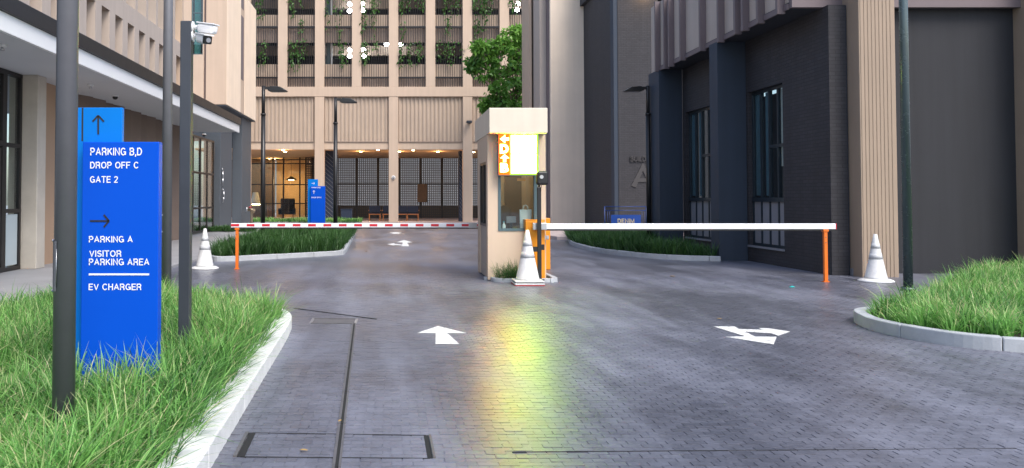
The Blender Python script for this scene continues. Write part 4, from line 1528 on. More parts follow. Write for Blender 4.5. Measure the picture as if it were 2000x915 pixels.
vine_specs = [  # x px, top y px, length px, spread px, strands
    (508, -10, 42, 12, 4), (575, -12, 46, 16, 5), (590, 40, 34, 10, 3), (650, 6, 60, 14, 3), (718, -10, 90, 16, 6), (735, -5, 30, 14, 3),
    (785, -14, 48, 16, 6), (815, -12, 40, 14, 4), (880, -14, 46, 22, 9), (938, -14, 52, 26, 12), (790, 45, 28, 8, 2), (878, 40, 40, 14, 3), (935, 40, 40, 18, 5), (1005, -14, 46, 20, 6),
    (512, 84, 46, 12, 3), (572, 82, 54, 14, 7), (596, 82, 36, 10, 3), (665, 84, 46, 12, 4), (715, 82, 48, 18, 6), (790, 84, 52, 12, 7), (822, 84, 34, 8, 4), (865, 82, 46, 12, 4), (888, 84, 44, 16, 4), (660, 60, 28, 8, 2), (735, 82, 30, 10, 3)]
for x, y, ln, spd, ns in vine_specs:
    top = P(x, y, BY + .02)
    v = thing('hanging_vine', 'green leafy vine trailing down over the car park screen bars', 'vine', top, 'vines trailing down the car park decks')
    cs, ds, ts = [], [], []
    for s in range(ns):
        kb = min(range(-1, 7), key=lambda q: abs((xc[q] + xc[q + 1]) / 2 - x))
        x0 = min(max(top.x + random.gauss(0, spd / 62), xb_(xc[kb] + CW / 2) + .12), xb_(xc[kb + 1] - CW / 2) - .12)
        L = ln / 30.8 * random.uniform(.5, 1.05)
        pts = [Vector((x0, BY - .06, top.z))]
        m = max(3, int(L / .22))
        for q in range(m):
            pts.append(pts[-1] + Vector((random.gauss(0, .035), random.gauss(0, .012), -L / m)))
        MB().tube([tuple(p) for p in pts], .009, 4).build('stem', M['bark'], v)
        for p in pts:
            for _ in range(random.randint(1, 4)):
                cs.append([p.x + random.gauss(0, .07), p.y - .02 + random.gauss(0, .05), p.z + random.gauss(0, .09)])
                ds.append([random.gauss(0, .6), random.gauss(-.3, .4), -1])
                ts.append(random.uniform(.1, .85))
    leaf_cloud('leaves', cs, ds, .17, M['vine'], v, np.array(ts))

# ================================================================== GUARD BOOTH
BF, BB = 15.5, 17.3
x0, x1 = P(952.5, 400, BF).x, P(1066, 400, BF).x
bz = P(1000, 260, 15.12).z
bt_ = P(1000, 211, 15.12).z
gd = thing('guard_booth', 'narrow beige guard booth with deep cream roof on a kerbed island', 'booth', ((x0 + x1) / 2, (BF + BB) / 2, 0))
wa, wb2, wz0, wz1 = P(975, 400, BF).x, P(1048, 400, BF).x, P(1000, 446.5, BF).z, 2.62
w = .10
for a, c, z0, z1 in ((x0, wa, .02, bz), (wb2, x1, .02, bz), (wa, wb2, .02, wz0), (wa, wb2, wz1, bz)):
    MB().box(a, c, BF, BF + w, z0, z1 - .002).build('front_wall', M['booth'], gd)
# lane-side wall with a sliding window and door
sy0, sy1 = BF + .28, BB - .35
sz0, sz1 = wz0 + .02, P(940, 318, 16.3).z
MB().box(x0 + .001, x0 + w, BF + w + .001, sy0, .02, bz - .002).build('side_wall', M['booth'], gd)
MB().box(x0 + .001, x0 + w, sy1, BB, .02, bz - .002).build('side_wall', M['booth'], gd)
MB().box(x0 + .001, x0 + w, sy0, sy1, sz1, bz - .002).build('side_wall', M['booth'], gd)
MB().box(x0 + .03, x0 + w, sy0 + .001, sy1 - .001, .02, sz0).build('door_panel', M['beige_grey'], gd)
f = MB()
for yy in (sy0, (sy0 + sy1) / 2, sy1 - .05): f.box(x0 + .012, x0 + .08, yy, yy + .05, sz0, sz1)
f.box(x0 + .013, x0 + .079, sy0, sy1, sz0, sz0 + .05).box(x0 + .013, x0 + .079, sy0, sy1, sz1 - .05, sz1)
fr = f.build('side_window_frame', M['dark_metal'], gd)
MB().box(x0 + .04, x0 + .05, sy0 + .05, sy1 - .05, sz0 + .05, sz1 - .05).build('pane', M['glass'], fr)
MB().box(x1 - w, x1, BF + w + .001, BB, .02, bz - .002).build('side_wall', M['booth'], gd)
MB().box(x0 + w + .001, x1 - w - .001, BB - w, BB, .02, bz - .002).build('back_wall', M['booth'], gd)
rf = MB().box(P(955.5, 230, 15.12).x, P(1069.5, 230, 15.12).x, 15.12, 17.75, bz, bt_).build('roof', M['booth_roof'], gd, bevel=.012)
f = MB().box(wa - .02, wb2 + .02, BF - .015, BF + .07, wz0 - .05, wz0).box(wa - .02, wb2 + .02, BF - .015, BF + .07, wz1 - .06, wz1)
f.box(wa - .02, wa + .03, BF - .013, BF + .069, wz0, wz1).box(wb2 - .05, wb2 + .02, BF - .013, BF + .069, wz0, wz1)
fr = f.build('front_window_frame', M['teal_frame'], gd)
MB().box(wa + .03, wb2 - .05, BF + .03, BF + .038, wz0, wz1 - .06).build('pane', M['glass_clear'], fr)
MB().box(x0 + w + .002, x1 - w - .002, BF + w + .002, BF + .5, wz0 - .12, wz0 - .06).build('desk', M['panel_grey'], gd)
MB().box(x0 + w, x1 - w, BF + w, BB - w, .02, .06).build('floor', M['walk'], gd)
box('back_window_panel', M['int_wood'], gd, wa + .33, wb2 - .02, BB - w - .03, BB - w - .002, wz0, 2.3)
MB().box(x0 - .05, x0 + .25, BF + .1, BF + .32, -.01, .05).build('step', M['kerb_grey'], gd)
dz = wz0 - .06
ya = BF + .16
bg_ = thing('paper_bag', 'pale paper bag with twin handles on the booth window ledge', 'bag', (P(1026, 430, ya).x, ya, dz))
ax0, ax1, az1 = P(1015, 430, ya).x, P(1038, 430, ya).x, P(1026, 410, ya).z
MB().add([(ax0 + .01, ya - .03, dz), (ax1 - .01, ya - .03, dz), (ax1 - .01, ya + .05, dz), (ax0 + .01, ya + .05, dz), (ax0, ya - .03, az1), (ax1, ya - .035, az1 + .006), (ax1, ya + .05, az1), (ax0, ya + .05, az1 + .004)],
         [(0, 3, 2, 1), (0, 1, 5, 4), (1, 2, 6, 5), (2, 3, 7, 6), (3, 0, 4, 7)]).build('bag_body', M['paper'], bg_)
mx_ = (ax0 + ax1) / 2
for yy in (ya - .028, ya + .048):
    MB().tube([(mx_ - .05, yy, az1), (mx_ - .035, yy, az1 + .07), (mx_, yy, az1 + .09), (mx_ + .035, yy, az1 + .07), (mx_ + .05, yy, az1)], .006, 6).build('handle', M['paper'], bg_)
mo = thing('monitor', 'small pale blue desk monitor behind the booth window', 'monitor', (P(998, 430, ya + .1).x, ya + .12, dz))
a, c = P(989, 436, ya + .1), P(1008, 423, ya + .1)
MB().box(a.x, c.x, ya + .10, ya + .13, a.z, c.z).build('screen_back', M['panel_grey'], mo, bevel=.008)
MB().box((a.x + c.x) / 2 - .02, (a.x + c.x) / 2 + .02, ya + .11, ya + .14, dz, a.z).build('stand', M['black'], mo)
bo = thing('water_bottle', 'white and teal bottle on the booth ledge by window frame', 'bottle', (P(984, 430, ya).x, ya, dz))
p = P(984, 442, ya)
MB().lathe([(.03, 0), (.036, .01), (.036, .10), (.030, .125), (.013, .15), (.013, .165)], (p.x, ya, dz), 16).build('body', M['paper'], bo)
MB().lathe([(.016, .166), (.016, .19), (.012, .195)], (p.x, ya, dz), 12).build('cap', M['curtain'], bo)
oc = thing('office_chair', 'brown rounded chair back showing above the booth ledge', 'chair', (P(986, 430, 16.2).x, 16.3, .06))
p = P(986, 425, 16.3)
pts = [(p.x - .10 + .20 * i / 8, .20 + .0) for i in range(9)]
poly = [(p.x + .13 * math.cos(w_), 1.30 + .13 * math.sin(w_) * .9) for w_ in np.linspace(0, math.pi, 12)] + [(p.x - .14, .75), (p.x + .14, .75)]
MB().extr_y(poly, 16.3, 16.36).build('backrest', M['int_wood'], oc, bevel=.02)
MB().box(p.x - .16, p.x + .16, 16.0, 16.3, .50, .58).build('seat', M['int_wood'], oc, bevel=.02)
MB().cyl((p.x, 16.15, .10), (p.x, 16.15, .5), .03, n=10).build('stem', M['black'], oc)
MB().cyl((p.x, 16.15, .06), (p.x, 16.15, .10), .15, .05, 12).build('base', M['black'], oc)
MB().bar((p.x, 16.32, .55), (p.x, 16.33, .8), .04).build('back_support', M['black'], oc)

bl_ = thing('booth_fill_lamp', 'small warm unseen ceiling lamp added to light the guard booth interior', 'lamp', ((x0 + x1) / 2, 16.5, bz - .02))  # unseen lamp, added to brighten the interior
bc = Vector(((x0 + x1) / 2, 16.5, bz - .004))
MB().cyl(bc, bc - Vector((0, 0, .03)), .11, .11, 20).build('rim', M['white_plastic'], bl_)
MB().cyl(bc - Vector((0, 0, .031)), bc - Vector((0, 0, .04)), .09, .09, 20).build('diffuser', M['lamp_warm'], bl_)
# ---- LED board under the booth roof
LYB = 15.30
le = thing('led_board', 'dazzling red and green LED number board under the booth roof', 'display', (2.4, LYB, 2.0))
lx = lambda x: P(x, 300, LYB).x
lz = lambda y: P(1010, y, LYB).z
MB().box(lx(973), lx(1052), LYB, LYB + .12, lz(344), bz - .002).build('casing', M['led_board'], le, bevel=.008)
YL = LYB - .004
MB().box(lx(974), lx(995.8), LYB - .0035, LYB - .0005, lz(342), lz(262.5)).build('red_halo_plate', M['led_glow_red'], le)  # added glowing plate imitating the orange halo of the letters
MB().box(lx(996), lx(1051), LYB - .0025, LYB - .0005, lz(342), lz(262.5)).build('green_halo_plate', M['led_glow_green'], le)  # added glowing plate imitating the green fringe
for ya_, yb_ in ((264.5, 300), (302, 339)):
    for xa_, xb_d in ((998, 1013.6), (1014.8, 1030.4), (1031.6, 1047.5)):
        MB().box(lx(xa_), lx(xb_d), LYB - .0037, LYB - .0028, lz(yb_), lz(ya_)).build('digit_bloom_plate', M['led_glow_hot'], le)  # added hot plates glowing in place of the bloom over the digits
DP = .012


def led_arrow(x0, x1, y0, y1, kind):
    xa, xb2, z1_, z0_ = lx(x0), lx(x1), lz(y0), lz(y1)
    xm, zm = (xa + xb2) / 2, (z0_ + z1_) / 2
    if kind == 'left':
        poly = [(xa, zm), (xm + .01, z1_), (xm + .01, zm + .025), (xb2, zm + .025), (xb2, zm - .025), (xm + .01, zm - .025), (xm + .01, z0_)]
    else:
        poly = [(xm, z1_), (xb2, zm), (xm + .025, zm), (xm + .025, z0_), (xm - .025, z0_), (xm - .025, zm), (xa, zm)]
    MB().extr_y(poly, YL - DP, YL).build('arrow', M['led_red'], le)


led_arrow(977, 994, 264, 280, 'left')
text('letter', M['led_red'], le, 'D', lx(976.5), lz(300), lx(993) - lx(976.5), lz(282) - lz(300), YL, DP, .05)
led_arrow(977, 994, 302, 317, 'up')
text('letter', M['led_red'], le, 'B', lx(977), lz(337), lx(993) - lx(977), lz(319) - lz(337), YL, DP, .05)
for (xa, xb2), ch in zip(((998, 1013), (1015.5, 1030.5), (1033, 1048)), '000'):
    text('digit', M['led_green'], le, ch, lx(xa), lz(298), lx(xb2) - lx(xa), lz(264) - lz(298), YL, DP, .085)
for (xa, xb2), ch in zip(((998, 1013), (1015.5, 1030.5), (1033, 1048)), '007'):
    text('digit', M['led_green'], le, ch, lx(xa), lz(338), lx(xb2) - lx(xa), lz(303) - lz(338), YL, DP, .085)
# amber notice inside the window
nt_ = thing('window_notice', 'small amber notice stuck inside the booth window under the LED board', 'notice', (P(1016, 316, BF + .05).x, BF + .05, P(1016, 318, BF).z))
a, c = P(1010, 349, BF + .05), P(1026, 343.5, BF + .05)
MB().box(a.x, c.x, BF + .045, BF + .05, a.z - .05, c.z - .05).build('card', M['yellow_or'], nt_)

# ================================================================== BARRIERS
def barrier_arm(root, xa, xb2, z, y, striped, hgt=.095):
    MB().box(xa, xb2, y - .03, y + .03, z - hgt / 2, z + hgt / 2).build('arm', M['barrier_white'], root, bevel=.008)
    MB().box(xa, xb2, y - .028, y + .028, z - hgt / 2 - .026, z - hgt / 2 - .003).build('rubber_strip', M['black'], root)
    if striped:
        n = int((xb2 - xa) / .335)
        for k in range(n + 1):
            a = xa + (.002 if k == 0 else .337 * k + .01)
            c = a + (.17 if k else .18)
            if c > xb2: break
            MB().box(a, c, y - .033, y - .0305, z - .022, z + .030).build('red_marker', M['barrier_red'], root)


def post(root, x, y, ztop):
    MB().box(x - .032, x + .032, y - .03, y + .03, 0, ztop - .06).build('support_post', M['orange'], root, bevel=.006)
    MB().box(x - .055, x + .055, y - .045, y + .045, 0, .012).build('foot_plate', M['orange'], root)
    MB().box(x - .05, x + .05, y - .042, y + .042, ztop - .10, ztop - .055).build('cradle', M['orange'], root, bevel=.006)
    for zz in (ztop - .2, ztop - .3):
        MB().cyl((x, y - .03, zz), (x, y - .037, zz), .010, n=8).build('bolt', M['steel'], root)


YL1 = G(462, 526).y
zl = P(700, 440.5, YL1).z
b1 = thing('boom_barrier', 'white boom barrier striped with red markers resting on an orange post', 'barrier', (P(462, 500, YL1).x, YL1, 0))
xe = P(1040, 440, YL1).x
barrier_arm(b1, P(451.5, 440, YL1).x, xe, zl, YL1, True)
post(b1, P(463, 500, YL1).x, YL1, zl)
MB().box(xe + .0, xe + .36, YL1 - .16, YL1 + .2, 0, 1.12).build('motor_cabinet', M['yellow_or'], b1, bevel=.012)
MB().box(P(915, 440, YL1).x, P(931.5, 440, YL1).x, YL1 - .040, YL1 + .040, zl - .058, zl + .056).build('arm_sleeve', M['alu'], b1)

YR = G(1612, 551).y
zr = P(1400, 442.5, YR).z
b2 = thing('boom_barrier', 'plain white boom barrier with orange cabinet and orange rest post', 'barrier', (P(1612, 500, YR).x, YR, 0))
YC = YR + .10
ca, cb = P(1027, 480, YC).x, P(1064.5, 480, YC).x
MB().box(ca, cb, YC, YC + .34, .0, P(1045, 431.5, YC).z).build('motor_cabinet', M['yellow_or'], b2, bevel=.012)
MB().box(ca - .005, cb + .005, YC + .006, YC + .345, P(1045, 431.5, YC).z + .001, P(1045, 431.5, YC).z + .02).build('cabinet_lid', M['yellow_or'], b2, bevel=.006)
barrier_arm(b2, P(1065, 442, YR).x, P(1631, 442, YR).x, zr, YR, False, .105)
MB().box(P(1631, 442, YR).x, P(1631, 442, YR).x + .012, YR - .031, YR + .031, zr - .054, zr + .054).build('end_cap', M['barrier_red'], b2)
MB().box(P(1040, 442, YR).x, P(1067, 442, YR).x, YR - .05, YR + .05, zr - .065, zr + .065).build('arm_clamp', M['alu'], b2, bevel=.008)
MB().cyl((P(1050, 442, YR).x, YR + .05, zr), (P(1050, 442, YR).x, YC + .01, zr), .05, n=14).build('pivot', M['steel'], b2)
post(b2, P(1612, 500, YR).x, YR, zr)
p = P(1066, 465, YR)
MB().box(p.x - .03, p.x + .02, YR + .12, YR + .18, p.z - .04, p.z + .04).build('sensor_bracket', M['white_plastic'], b2)
MB().cyl((p.x + .02, YR + .15, p.z), (p.x + .08, YR + .15, p.z - .005), .035, .04, 14).build('sensor', M['white_plastic'], b2)

# ---- reader post in front of the cabinet
YP = YR - .12
rp = thing('reader_post', 'black post with rounded dark camera head before the amber barrier cabinet', 'reader post', (P(1054, 500, YP).x, YP, 0))
xp = P(1053.5, 500, YP).x
zt_ = P(1054, 366, YP).z
MB().box(xp - .036, xp + .036, YP - .03, YP + .03, .06, zt_).build('pole', M['black'], rp, bevel=.008)
MB().box(xp - .08, xp + .08, YP - .07, YP + .07, 0.045, .062).build('foot_plate', M['black'], rp)
a, c = P(1047, 362, YP), P(1070, 334.5, YP)
hd = MB().box(a.x, c.x, YP - .07, YP + .05, a.z, c.z).build('camera_head', M['black'], rp, bevel=.045)
hm = hd.modifiers[0]
hm.segments = 5
MB().cyl(((a.x + c.x) / 2 - .02, YP - .072, (a.z + c.z) / 2 + .02), ((a.x + c.x) / 2 - .02, YP - .085, (a.z + c.z) / 2 + .02), .035, n=16).build('lens', M['alu'], hd)
MB().cyl((xp, YP, zt_ - .01), (xp, YP, a.z + .02), .02, n=10).build('neck', M['black'], rp)
MB().tube([(xp + .02, YP - .035, zt_ - .08), (xp + .035, YP - .05, zt_ + .04), (a.x + .05, YP - .075, a.z + .05)], .008, 6).build('cable', M['black'], rp)
p0, p1 = P(1041, 492, YP), P(1063, 480, YP)
MB().box(p0.x, xp - .037, YP - .02, YP + .02, p0.z, p1.z - .02).build('clamp', M['black'], rp)
MB().box(xp + .037, p1.x, YP - .02, YP + .02, p0.z + .03, p1.z + .02).build('clamp', M['black'], rp)


# ================================================================== CONES
def cone(gx, gy, ytop, lab, squarebase):
    g = G(gx, gy)
    h = P(gx, ytop, g.y).z
    c = thing('traffic_cone', lab, 'traffic cone', (g.x, g.y, 0))
    r0 = .19 * h / .9
    if squarebase:
        MB().box(g.x - .26, g.x + .26, g.y - .26, g.y + .26, 0, .014).build('base_rim', M['cone_red'], c)
        MB().box(g.x - .265, g.x + .265, g.y - .265, g.y + .265, .0145, .042).build('base', M['cone_white'], c, bevel=.012)
        MB().box(g.x - .245, g.x + .245, g.y - .245, g.y + .245, .0425, .058).build('base_band', M['black'], c)
        MB().box(g.x - .26, g.x + .26, g.y - .26, g.y + .26, .0585, .088).build('base', M['cone_white'], c, bevel=.012)
        z0 = .0885
    else:
        MB().lathe([(.31, 0), (.31, .015), (.27, .04), (.22, .055)], (g.x, g.y, 0), 28).build('base', M['cone_white'], c)
        z0 = .0555
    rad = lambda z: r0 + (.032 - r0) * (z - z0) / (h - z0)
    zs = [z0, z0 + (h - z0) * .44, z0 + (h - z0) * .565, z0 + (h - z0) * .68, z0 + (h - z0) * .79, h]
    prof = [(rad(z), z) for z in zs]
    MB().lathe([(r0 * 1.10, z0), (r0, z0 + .03)] + prof[1:] + [(.025, h + .004)], (g.x, g.y, 0), 28).build('cone_body', M['cone_white'], c)
    for a, b_ in ((1, 2), (3, 4)):
        MB().lathe([(prof[a][0] + .003, zs[a]), (prof[b_][0] + .003, zs[b_])], (g.x, g.y, 0), 28).build('reflective_band', M['cone_band'], c)


cone(400, 525, 447, 'white traffic cone beside the orange post of the striped barrier', False)
cone(1030.5, 556, 450, 'worn white traffic cone on square black-banded base at booth island', True)
cone(1711, 550, 458, 'white traffic cone with grey bands against the ribbed beige pilaster', False)

# ================================================================== BLUE WAYFINDING SIGNS
SY = 6.25
sx = lambda x, y=400: P(x, y, SY).x
szf = lambda y: P(235, y, SY).z
sg = thing('wayfinding_sign', 'tall royal blue parking direction sign with white lettering in the long grass', 'sign', (sx(235), SY, .09))
MB().box(sx(160), sx(309.5), SY, SY + .10, .0, szf(277.5)).build('front_panel', M['sign_blue'], sg, bevel=.006)
fp = sg.children[0]
# back panel, lighter blue, with its up arrow
YBk = SY + .104
bx0, bx1 = P(112, 300, YBk).x, P(238, 300, YBk).x
MB().box(bx0, bx1, YBk, YBk + .05, .0, P(200, 210.5, YBk).z).build('back_panel', M['sign_light'], sg, bevel=.006)
bpn = sg.children[1]
xg = P(160.5, 300, YBk).x
MB().box(xg - .006, xg + .006, YBk - .002, YBk + .01, P(200, 276, YBk).z, P(200, 211, YBk).z).build('joint_line', M['black'], bpn)


def sign_arrow(pts, y, m, par, w=.014):
    for a, c in pts:
        MB().bar((a[0], y, a[1]), (c[0], y, c[1]), w, .004, (0, 1, 0)).build('arrow_stroke', m, par)


q = lambda x, y: (P(x, y, YBk).x, P(x, y, YBk).z)
Yq = YBk - .002
sign_arrow([(q(192, 263), q(192, 228)), (q(192, 226), q(181, 238)), (q(192, 226), q(203, 238))], Yq, M['black'], bpn, .013)
q = lambda x, y: (P(x, y, SY).x, P(x, y, SY).z)
Yq = SY - .002
sign_arrow([(q(176, 432), q(212, 432)), (q(213, 432), q(203, 420)), (q(213, 432), q(203, 444))], Yq, M['black'], fp, .013)
for body, xa, xb2, yt, yb in (('PARKING B,D', 175.5, 276.5, 289, 304), ('DROP OFF C', 175.5, 270.5, 316.5, 329.5), ('GATE 2', 175.5, 230, 344.5, 357.5), ('PARKING A', 174.5, 260, 461.5, 474), ('VISITOR', 175.5, 238, 489.5, 502),
                              ('PARKING AREA', 175, 292.5, 505.5, 518.5), ('EV CHARGER', 175, 277.5, 554.5, 567)):
    stroke_text('lettering', M['white_paint'], fp, body, sx(xa), szf(yb), sx(xb2) - sx(xa), szf(yt) - szf(yb), SY - .0005, .002, .165)
MB().box(sx(175), sx(292.5), SY - .0025, SY - .0005, szf(538), szf(534.5)).build('rule_line', M['white_paint'], fp)

# far sign
SY2 = 32.4
g = P(607, 363, SY2)
s2 = thing('wayfinding_sign', 'distant blue direction sign standing in the dark grass behind the striped barrier', 'sign', (P(620, 400, SY2).x, SY2, .09))
X2 = lambda x: P(x, 400, SY2).x
Z2_ = lambda y: P(620, y, SY2).z
MB().box(X2(606.5), X2(635), SY2, SY2 + .10, 0, Z2_(364)).build('front_panel', M['sign_blue'], s2, bevel=.006)
f2 = s2.children[0]
MB().box(X2(600.5), X2(620.5), SY2 + .104, SY2 + .15, 0, Z2_(350.5)).build('back_panel', M['sign_light'], s2, bevel=.006)
b2p = s2.children[1]
stroke_text('lettering', M['white_paint'], f2, 'PARKING B,D', X2(608.5), Z2_(368), X2(626) - X2(608.5), .05, SY2 - .0005, .003, .18)
stroke_text('lettering', M['white_paint'], f2, 'DROP OFF C', X2(608.5), Z2_(387.5), X2(628) - X2(608.5), .05, SY2 - .0005, .003, .18)
a = (X2(613), Z2_(379))
sign_arrow([((a[0], a[1]), (a[0], a[1] + .13)), ((a[0], a[1] + .13), (a[0] - .04, a[1] + .09)), ((a[0], a[1] + .13), (a[0] + .04, a[1] + .09))], SY2 - .003, M['white_paint'], f2, .014)
a = (X2(611), Z2_(358.5))
sign_arrow([((a[0] - .06, a[1]), (a[0] + .06, a[1])), ((a[0] + .06, a[1]), (a[0] + .02, a[1] + .04)), ((a[0] + .06, a[1]), (a[0] + .02, a[1] - .04))], SY2 + .101, M['white_paint'], b2p, .014)

# ================================================================== POLES AND LAMPS
g = G(124, 800, .26)
r = .066
mp_ = thing('steel_pole', 'thick round charcoal steel pole standing in the grass before the blue sign', 'pole', (g.x, g.y, .09))
MB().cyl((g.x, g.y, .0), (g.x, g.y, 7.0), r + .001, r * .92, 40).build('shaft', M['pole'], mp_)
# curved hatch plate with rivets
hv, hf = [], []
n = 10
z0h, z1h = P(124, 567, g.y).z, P(124, 470, g.y).z
for zz in (z0h, z1h):
    for i in range(n + 1):
        w_ = R(185 + 62 * i / n)
        hv.append((g.x + (r + .004) * math.cos(w_), g.y + (r + .004) * math.sin(w_), zz))
MB().add(hv, [(i, i + 1, i + 2 + n, i + 1 + n) for i in range(n)], True).build('hatch', M['pole'], mp_)
for zz in (z0h, z1h):
    w_ = R(190)
    p = Vector((g.x + (r + .004) * math.cos(w_), g.y + (r + .004) * math.sin(w_), zz))
    MB().cyl(p, p + Vector((math.cos(w_), math.sin(w_), 0)) * .006, .009, n=10).build('rivet', M['alu'], mp_)
    p = None
edge = [(g.x + (r + .005) * math.cos(R(247)), g.y + (r + .005) * math.sin(R(247)), z) for z in (z0h + .03, z1h - .05)]
MB().tube(edge, .002, 6).build('hatch_edge', M['alu'], mp_)

g = Vector((P(325, 500, 12.4).x, 12.4, 0))
m2 = thing('steel_pole', 'slimmer dark steel pole at the far edge of the foreground grass', 'pole', (g.x, g.y, .09))
MB().cyl((g.x, g.y, 0), (g.x, g.y, 8.0), .077, .066, 32).build('shaft', M['pole'], m2)
for zz in (1.3, 1.05):
    MB().cyl((g.x - .05, g.y - .06, zz), (g.x - .052, g.y - .068, zz), .012, n=8).build('rivet', M['alu'], m2)

g = G(361, 655, .27)
zt_ = P(361, 43, g.y).z
cpst = thing('camera_post', 'square dark grey post carrying two white cameras above the grass', 'post', (g.x, g.y, .09))
MB().box(g.x - .051, g.x + .051, g.y - .051, g.y + .051, 0, zt_).build('shaft', M['pole_grey'], cpst, bevel=.006)
xr_ = g.x + .051
for k, (yc_, lab) in enumerate(((60, 'upper white bullet camera seen side-on at the post top'), (77, 'lower white bullet camera with dark hooded lens on the post'))):
    z = P(385, yc_, g.y).z
    t = thing('security_camera', lab, 'camera', (xr_, g.y, z))
    MB().cyl((xr_ + .001, g.y, z + .03), (xr_ + .016, g.y, z + .03), .055, n=18).build('mount_plate', M['white_plastic'], t)
    MB().tube([(xr_ + .016, g.y, z + .03), (xr_ + .055, g.y, z + .03), (xr_ + .09, g.y - .01, z + .01)], .022, 10).build('arm', M['white_plastic'], t)
    if k == 0:
        a, c = Vector((xr_ + .07, g.y - .02, z + .022)), Vector((xr_ + .245, g.y - .12, z - .02))
        MB().bar(a, c, .085, .085).build('body', M['white_plastic'], t, bevel=.025)
        MB().bar(a + Vector((.0, 0, .046)), c + Vector((.012, -.006, .046)), .094, .012).build('sun_hood', M['white_plastic'], t, bevel=.005)
    else:
        a, c = Vector((xr_ + .07, g.y - .0, z + .01)), Vector((xr_ + .17, g.y - .15, z - .035))
        MB().bar(a, c, .088, .085).build('body', M['white_plastic'], t, bevel=.025)
        d = (c - a).normalized()
        MB().bar(c - d * .01, c + d * .045, .078, .075).build('lens_hood', M['black'], t, bevel=.012)
        MB().cyl(c + d * .045, c + d * .05, .022, n=14).build('lens', M['alu'], t)
        MB().bar(a + Vector((0, 0, .047)), c + d * .07 + Vector((0, 0, .047)), .096, .010).build('sun_hood', M['white_plastic'], t)

# tall pole on the right
g = Vector((P(1771, 400, 12.9).x, 12.9, 0))
m3 = thing('steel_pole', 'tall dark grey-green steel pole rising from the rounded grass bed', 'pole', (g.x, g.y, .09))
MB().cyl((g.x, g.y, 0), (g.x, g.y, 9.0), .068, .058, 32).build('shaft', M['pole_pale'], m3)
MB().cyl((g.x, g.y, .10), (g.x, g.y, .16), .11, .10, 24).build('collar', M['pole_pale'], m3)


def lamp_post(x, ytop, side, lab, Y):
    p = P(x, ytop, Y)
    t = thing('lamp_post', lab, 'street lamp', (p.x, Y, .09), 'black lamp posts along the lane')
    H = p.z
    MB().cyl((p.x, Y, .0), (p.x, Y, H - .9), .075, .070, 20).build('lower_pole', M['black'], t)
    MB().cyl((p.x, Y, H - .9), (p.x, Y, H), .058, .055, 20).build('upper_pole', M['black'], t)
    MB().cyl((p.x, Y, H - .93), (p.x, Y, H - .87), .085, .085, 20).build('collar', M['black'], t)
    MB().box(p.x, p.x + side * .20, Y - .04, Y + .04, H - .11, H - .03).build('arm', M['black'], t)
    h = .055
    a = p.x + side * .14
    prof = [(a, H - .15), (a + side * .10, H - .02), (a + side * .40, H - .04), (a + side * .62, H - .17), (a + side * .58, H - .19), (a + side * .1, H - .19)]
    hd = MB().extr_y(prof, Y - .15, Y + .15).build('lamp_head', M['black'], t, bevel=.012)
    MB().box(min(a + side * .14, a + side * .5), max(a + side * .14, a + side * .5), Y - .11, Y + .11, H - .197, H - .191).build('lens', M['panel_grey'], hd)
    return t


lamp_post(514.5, 168, 1, 'black lamp post in the dark grass bed beside the lit lobby', 25.6)
lamp_post(655.5, 191, 1, 'black lamp post behind the distant blue direction sign', 28.6)
lamp_post(1265, 168, -1, 'black lamp post in front of the dark brick name wall', 25.8)

# ================================================================== DENIM RACK, VALVES, LITTER
DY = 31.6
rk = thing('sign_rack', 'blue tubular rack carrying a denim sign board before the brick wall', 'sign', (P(1222, 440, DY).x, DY, .13))
X3 = lambda x: P(x, 430, DY).x
Z3_ = lambda y: P(1222, y, DY).z
M['rack'] = mat('blue_rack_paint', (.006, .030, .14), .4, .08, 6, .02)
M['rack_board'] = mat('blue_board_paint', (.004, .045, .25), .4, .06, 6, .02)
M['gold'] = mat('tan_lettering', (.50, .42, .25), .5, 0, 1, 0)
for x in (1181, 1262): MB().cyl((X3(x), DY, .13), (X3(x), DY, Z3_(404)), .022, n=10).build('upright', M['rack'], rk)
for y in (404, 411.5, 458): MB().cyl((X3(1181), DY, Z3_(y)), (X3(1262), DY, Z3_(y)), .018, n=10).build('rail', M['rack'], rk)
for x in (1187, 1254, 1258.5, 1191): MB().cyl((X3(x), DY, Z3_(412)), (X3(x), DY, Z3_(450)), .010, n=8).build('rod', M['rack'], rk)
for x in (1181, 1262): MB().bar((X3(x), DY - .3, .15), (X3(x), DY + .3, .15), .05).build('foot', M['rack'], rk)
bd = MB().box(X3(1193), X3(1251), DY - .05, DY - .02, Z3_(457), Z3_(420)).build('board', M['rack_board'], rk)
stroke_text('lettering', M['gold'], bd, 'DENiM', X3(1205.5), Z3_(436.5), X3(1238) - X3(1205.5), Z3_(427.5) - Z3_(436.5), DY - .051, .006, .18)

g = P(489, 410, 43.0)
vv_ = thing('fire_valve', 'weathered twin-outlet fire valve standing by the slate column', 'fire valve', (g.x, 42.8, .1))
MB().cyl((g.x + .1, 42.8, .1), (g.x + .1, 42.8, g.z), .07, n=12).build('riser', M['brass'], vv_)
MB().cyl((g.x - .16, 42.78, g.z + .01), (g.x + .30, 42.76, g.z - .02), .085, .07, 14).build('body', M['brass'], vv_)
MB().cyl((g.x - .2, 42.7, g.z + .03), (g.x - .12, 42.74, g.z + .03), .13, .11, 14).build('cap', M['alu'], vv_)
MB().cyl((g.x + .22, 42.5, g.z - .10), (g.x + .22, 42.8, g.z - .02), .09, .08, 14).build('outlet', M['brass'], vv_)
MB().cyl((g.x + .05, 42.6, g.z + .1), (g.x + .05, 42.6, g.z + .16), .07, n=12).build('handwheel', M['red_paint'], vv_)

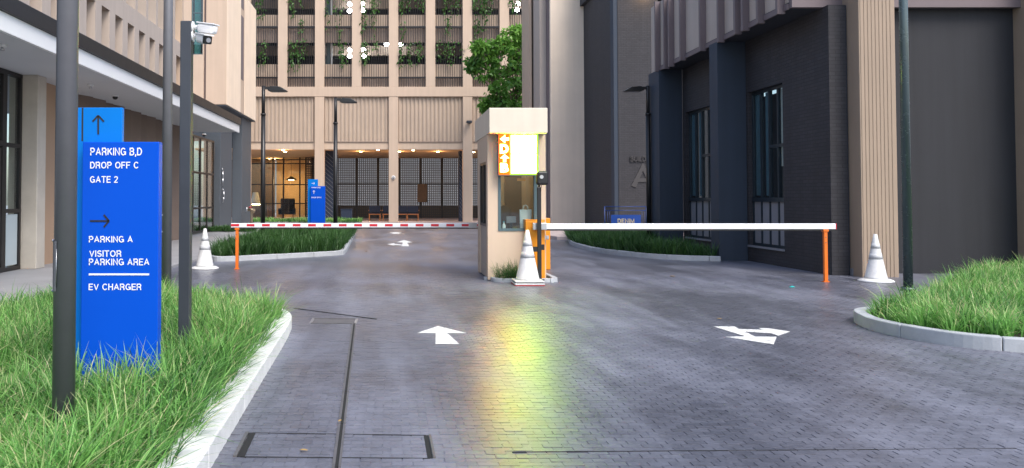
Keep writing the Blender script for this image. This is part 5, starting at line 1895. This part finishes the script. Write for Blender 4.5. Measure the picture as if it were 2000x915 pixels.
pf = P(1980, 466, PYF - .12)
fa = thing('hose_valve', 'small brass hose valve with red cap on the ribbed pilaster edge', 'valve', (pf.x, PYF - .1, pf.z))
xw = pc - .002
yv = PYF + .12
pv_ = P(1984, 465, yv)
MB().cyl((xw, yv, pv_.z), (xw - .12, yv, pv_.z + .01), .035, .03, 12).build('pipe', M['brass'], fa)
MB().cyl((xw - .10, yv, pv_.z + .02), (xw - .19, yv - .02, pv_.z + .035), .03, .025, 12).build('body', M['brass'], fa)
MB().cyl((xw - .18, yv - .03, pv_.z - .04), (xw - .18, yv - .03, pv_.z + .02), .034, .03, 12).build('cap', M['red_paint'], fa)

for i, (x, y, w_, lab) in enumerate(((593, 882, .028, 'small pale dry leaf lying on the inspection cover'), (715, 492, .10, 'dry tan leaf on paving beside the dark grass bed'), (1313, 541, .07, 'dry tan leaf on paving below the plain white barrier'),
                                     (1405, 624, .03, 'tiny pale scrap on paving just beyond the forked arrow'), (664, 824, .02, 'rusty scrap lodged at the slot drain edge'))):
    g = G(x, y)
    c = Vector((g.x, g.y, 0))
    a0 = random.uniform(0, 6)
    pts = []
    for (u, v_) in ((-1, 0), (-.5, .35), (.1, .42), (.6, .25), (1, 0), (.6, -.25), (.1, -.42), (-.5, -.35)):
        pts.append((g.x + w_ * (u * math.cos(a0) - v_ * math.sin(a0)), g.y + w_ * (u * math.sin(a0) + v_ * math.cos(a0)), .006 + .25 * w_ * abs(v_) + .05 * w_ * (u + 1)))
    top = [(p[0], p[1], p[2] + .0025) for p in pts]
    o = MB().add(pts + top, [tuple(range(7, -1, -1)), tuple(range(8, 16))] + [(k, (k + 1) % 8, (k + 1) % 8 + 8, k + 8) for k in range(8)]).build('fallen_leaf', M['dry_leaf'], loc=c)
    tag(o, lab, 'leaf')
g = G(1547, 562)
o = MB().add([(g.x - .05, g.y - .03, .007), (g.x + .045, g.y - .035, .010), (g.x + .05, g.y + .03, .014), (g.x - .04, g.y + .035, .007), (g.x, g.y, .03), (g.x, g.y - .01, .006)],
             [(0, 1, 4), (1, 2, 4), (2, 3, 4), (3, 0, 4), (1, 0, 5), (2, 1, 5), (3, 2, 5), (0, 3, 5)]).build('wrapper', M['teal_litter'], loc=(g.x, g.y, 0))
tag(o, 'crumpled teal wrapper on the paving before the orange rest post', 'litter')

scene.cycles.max_bounces = 8
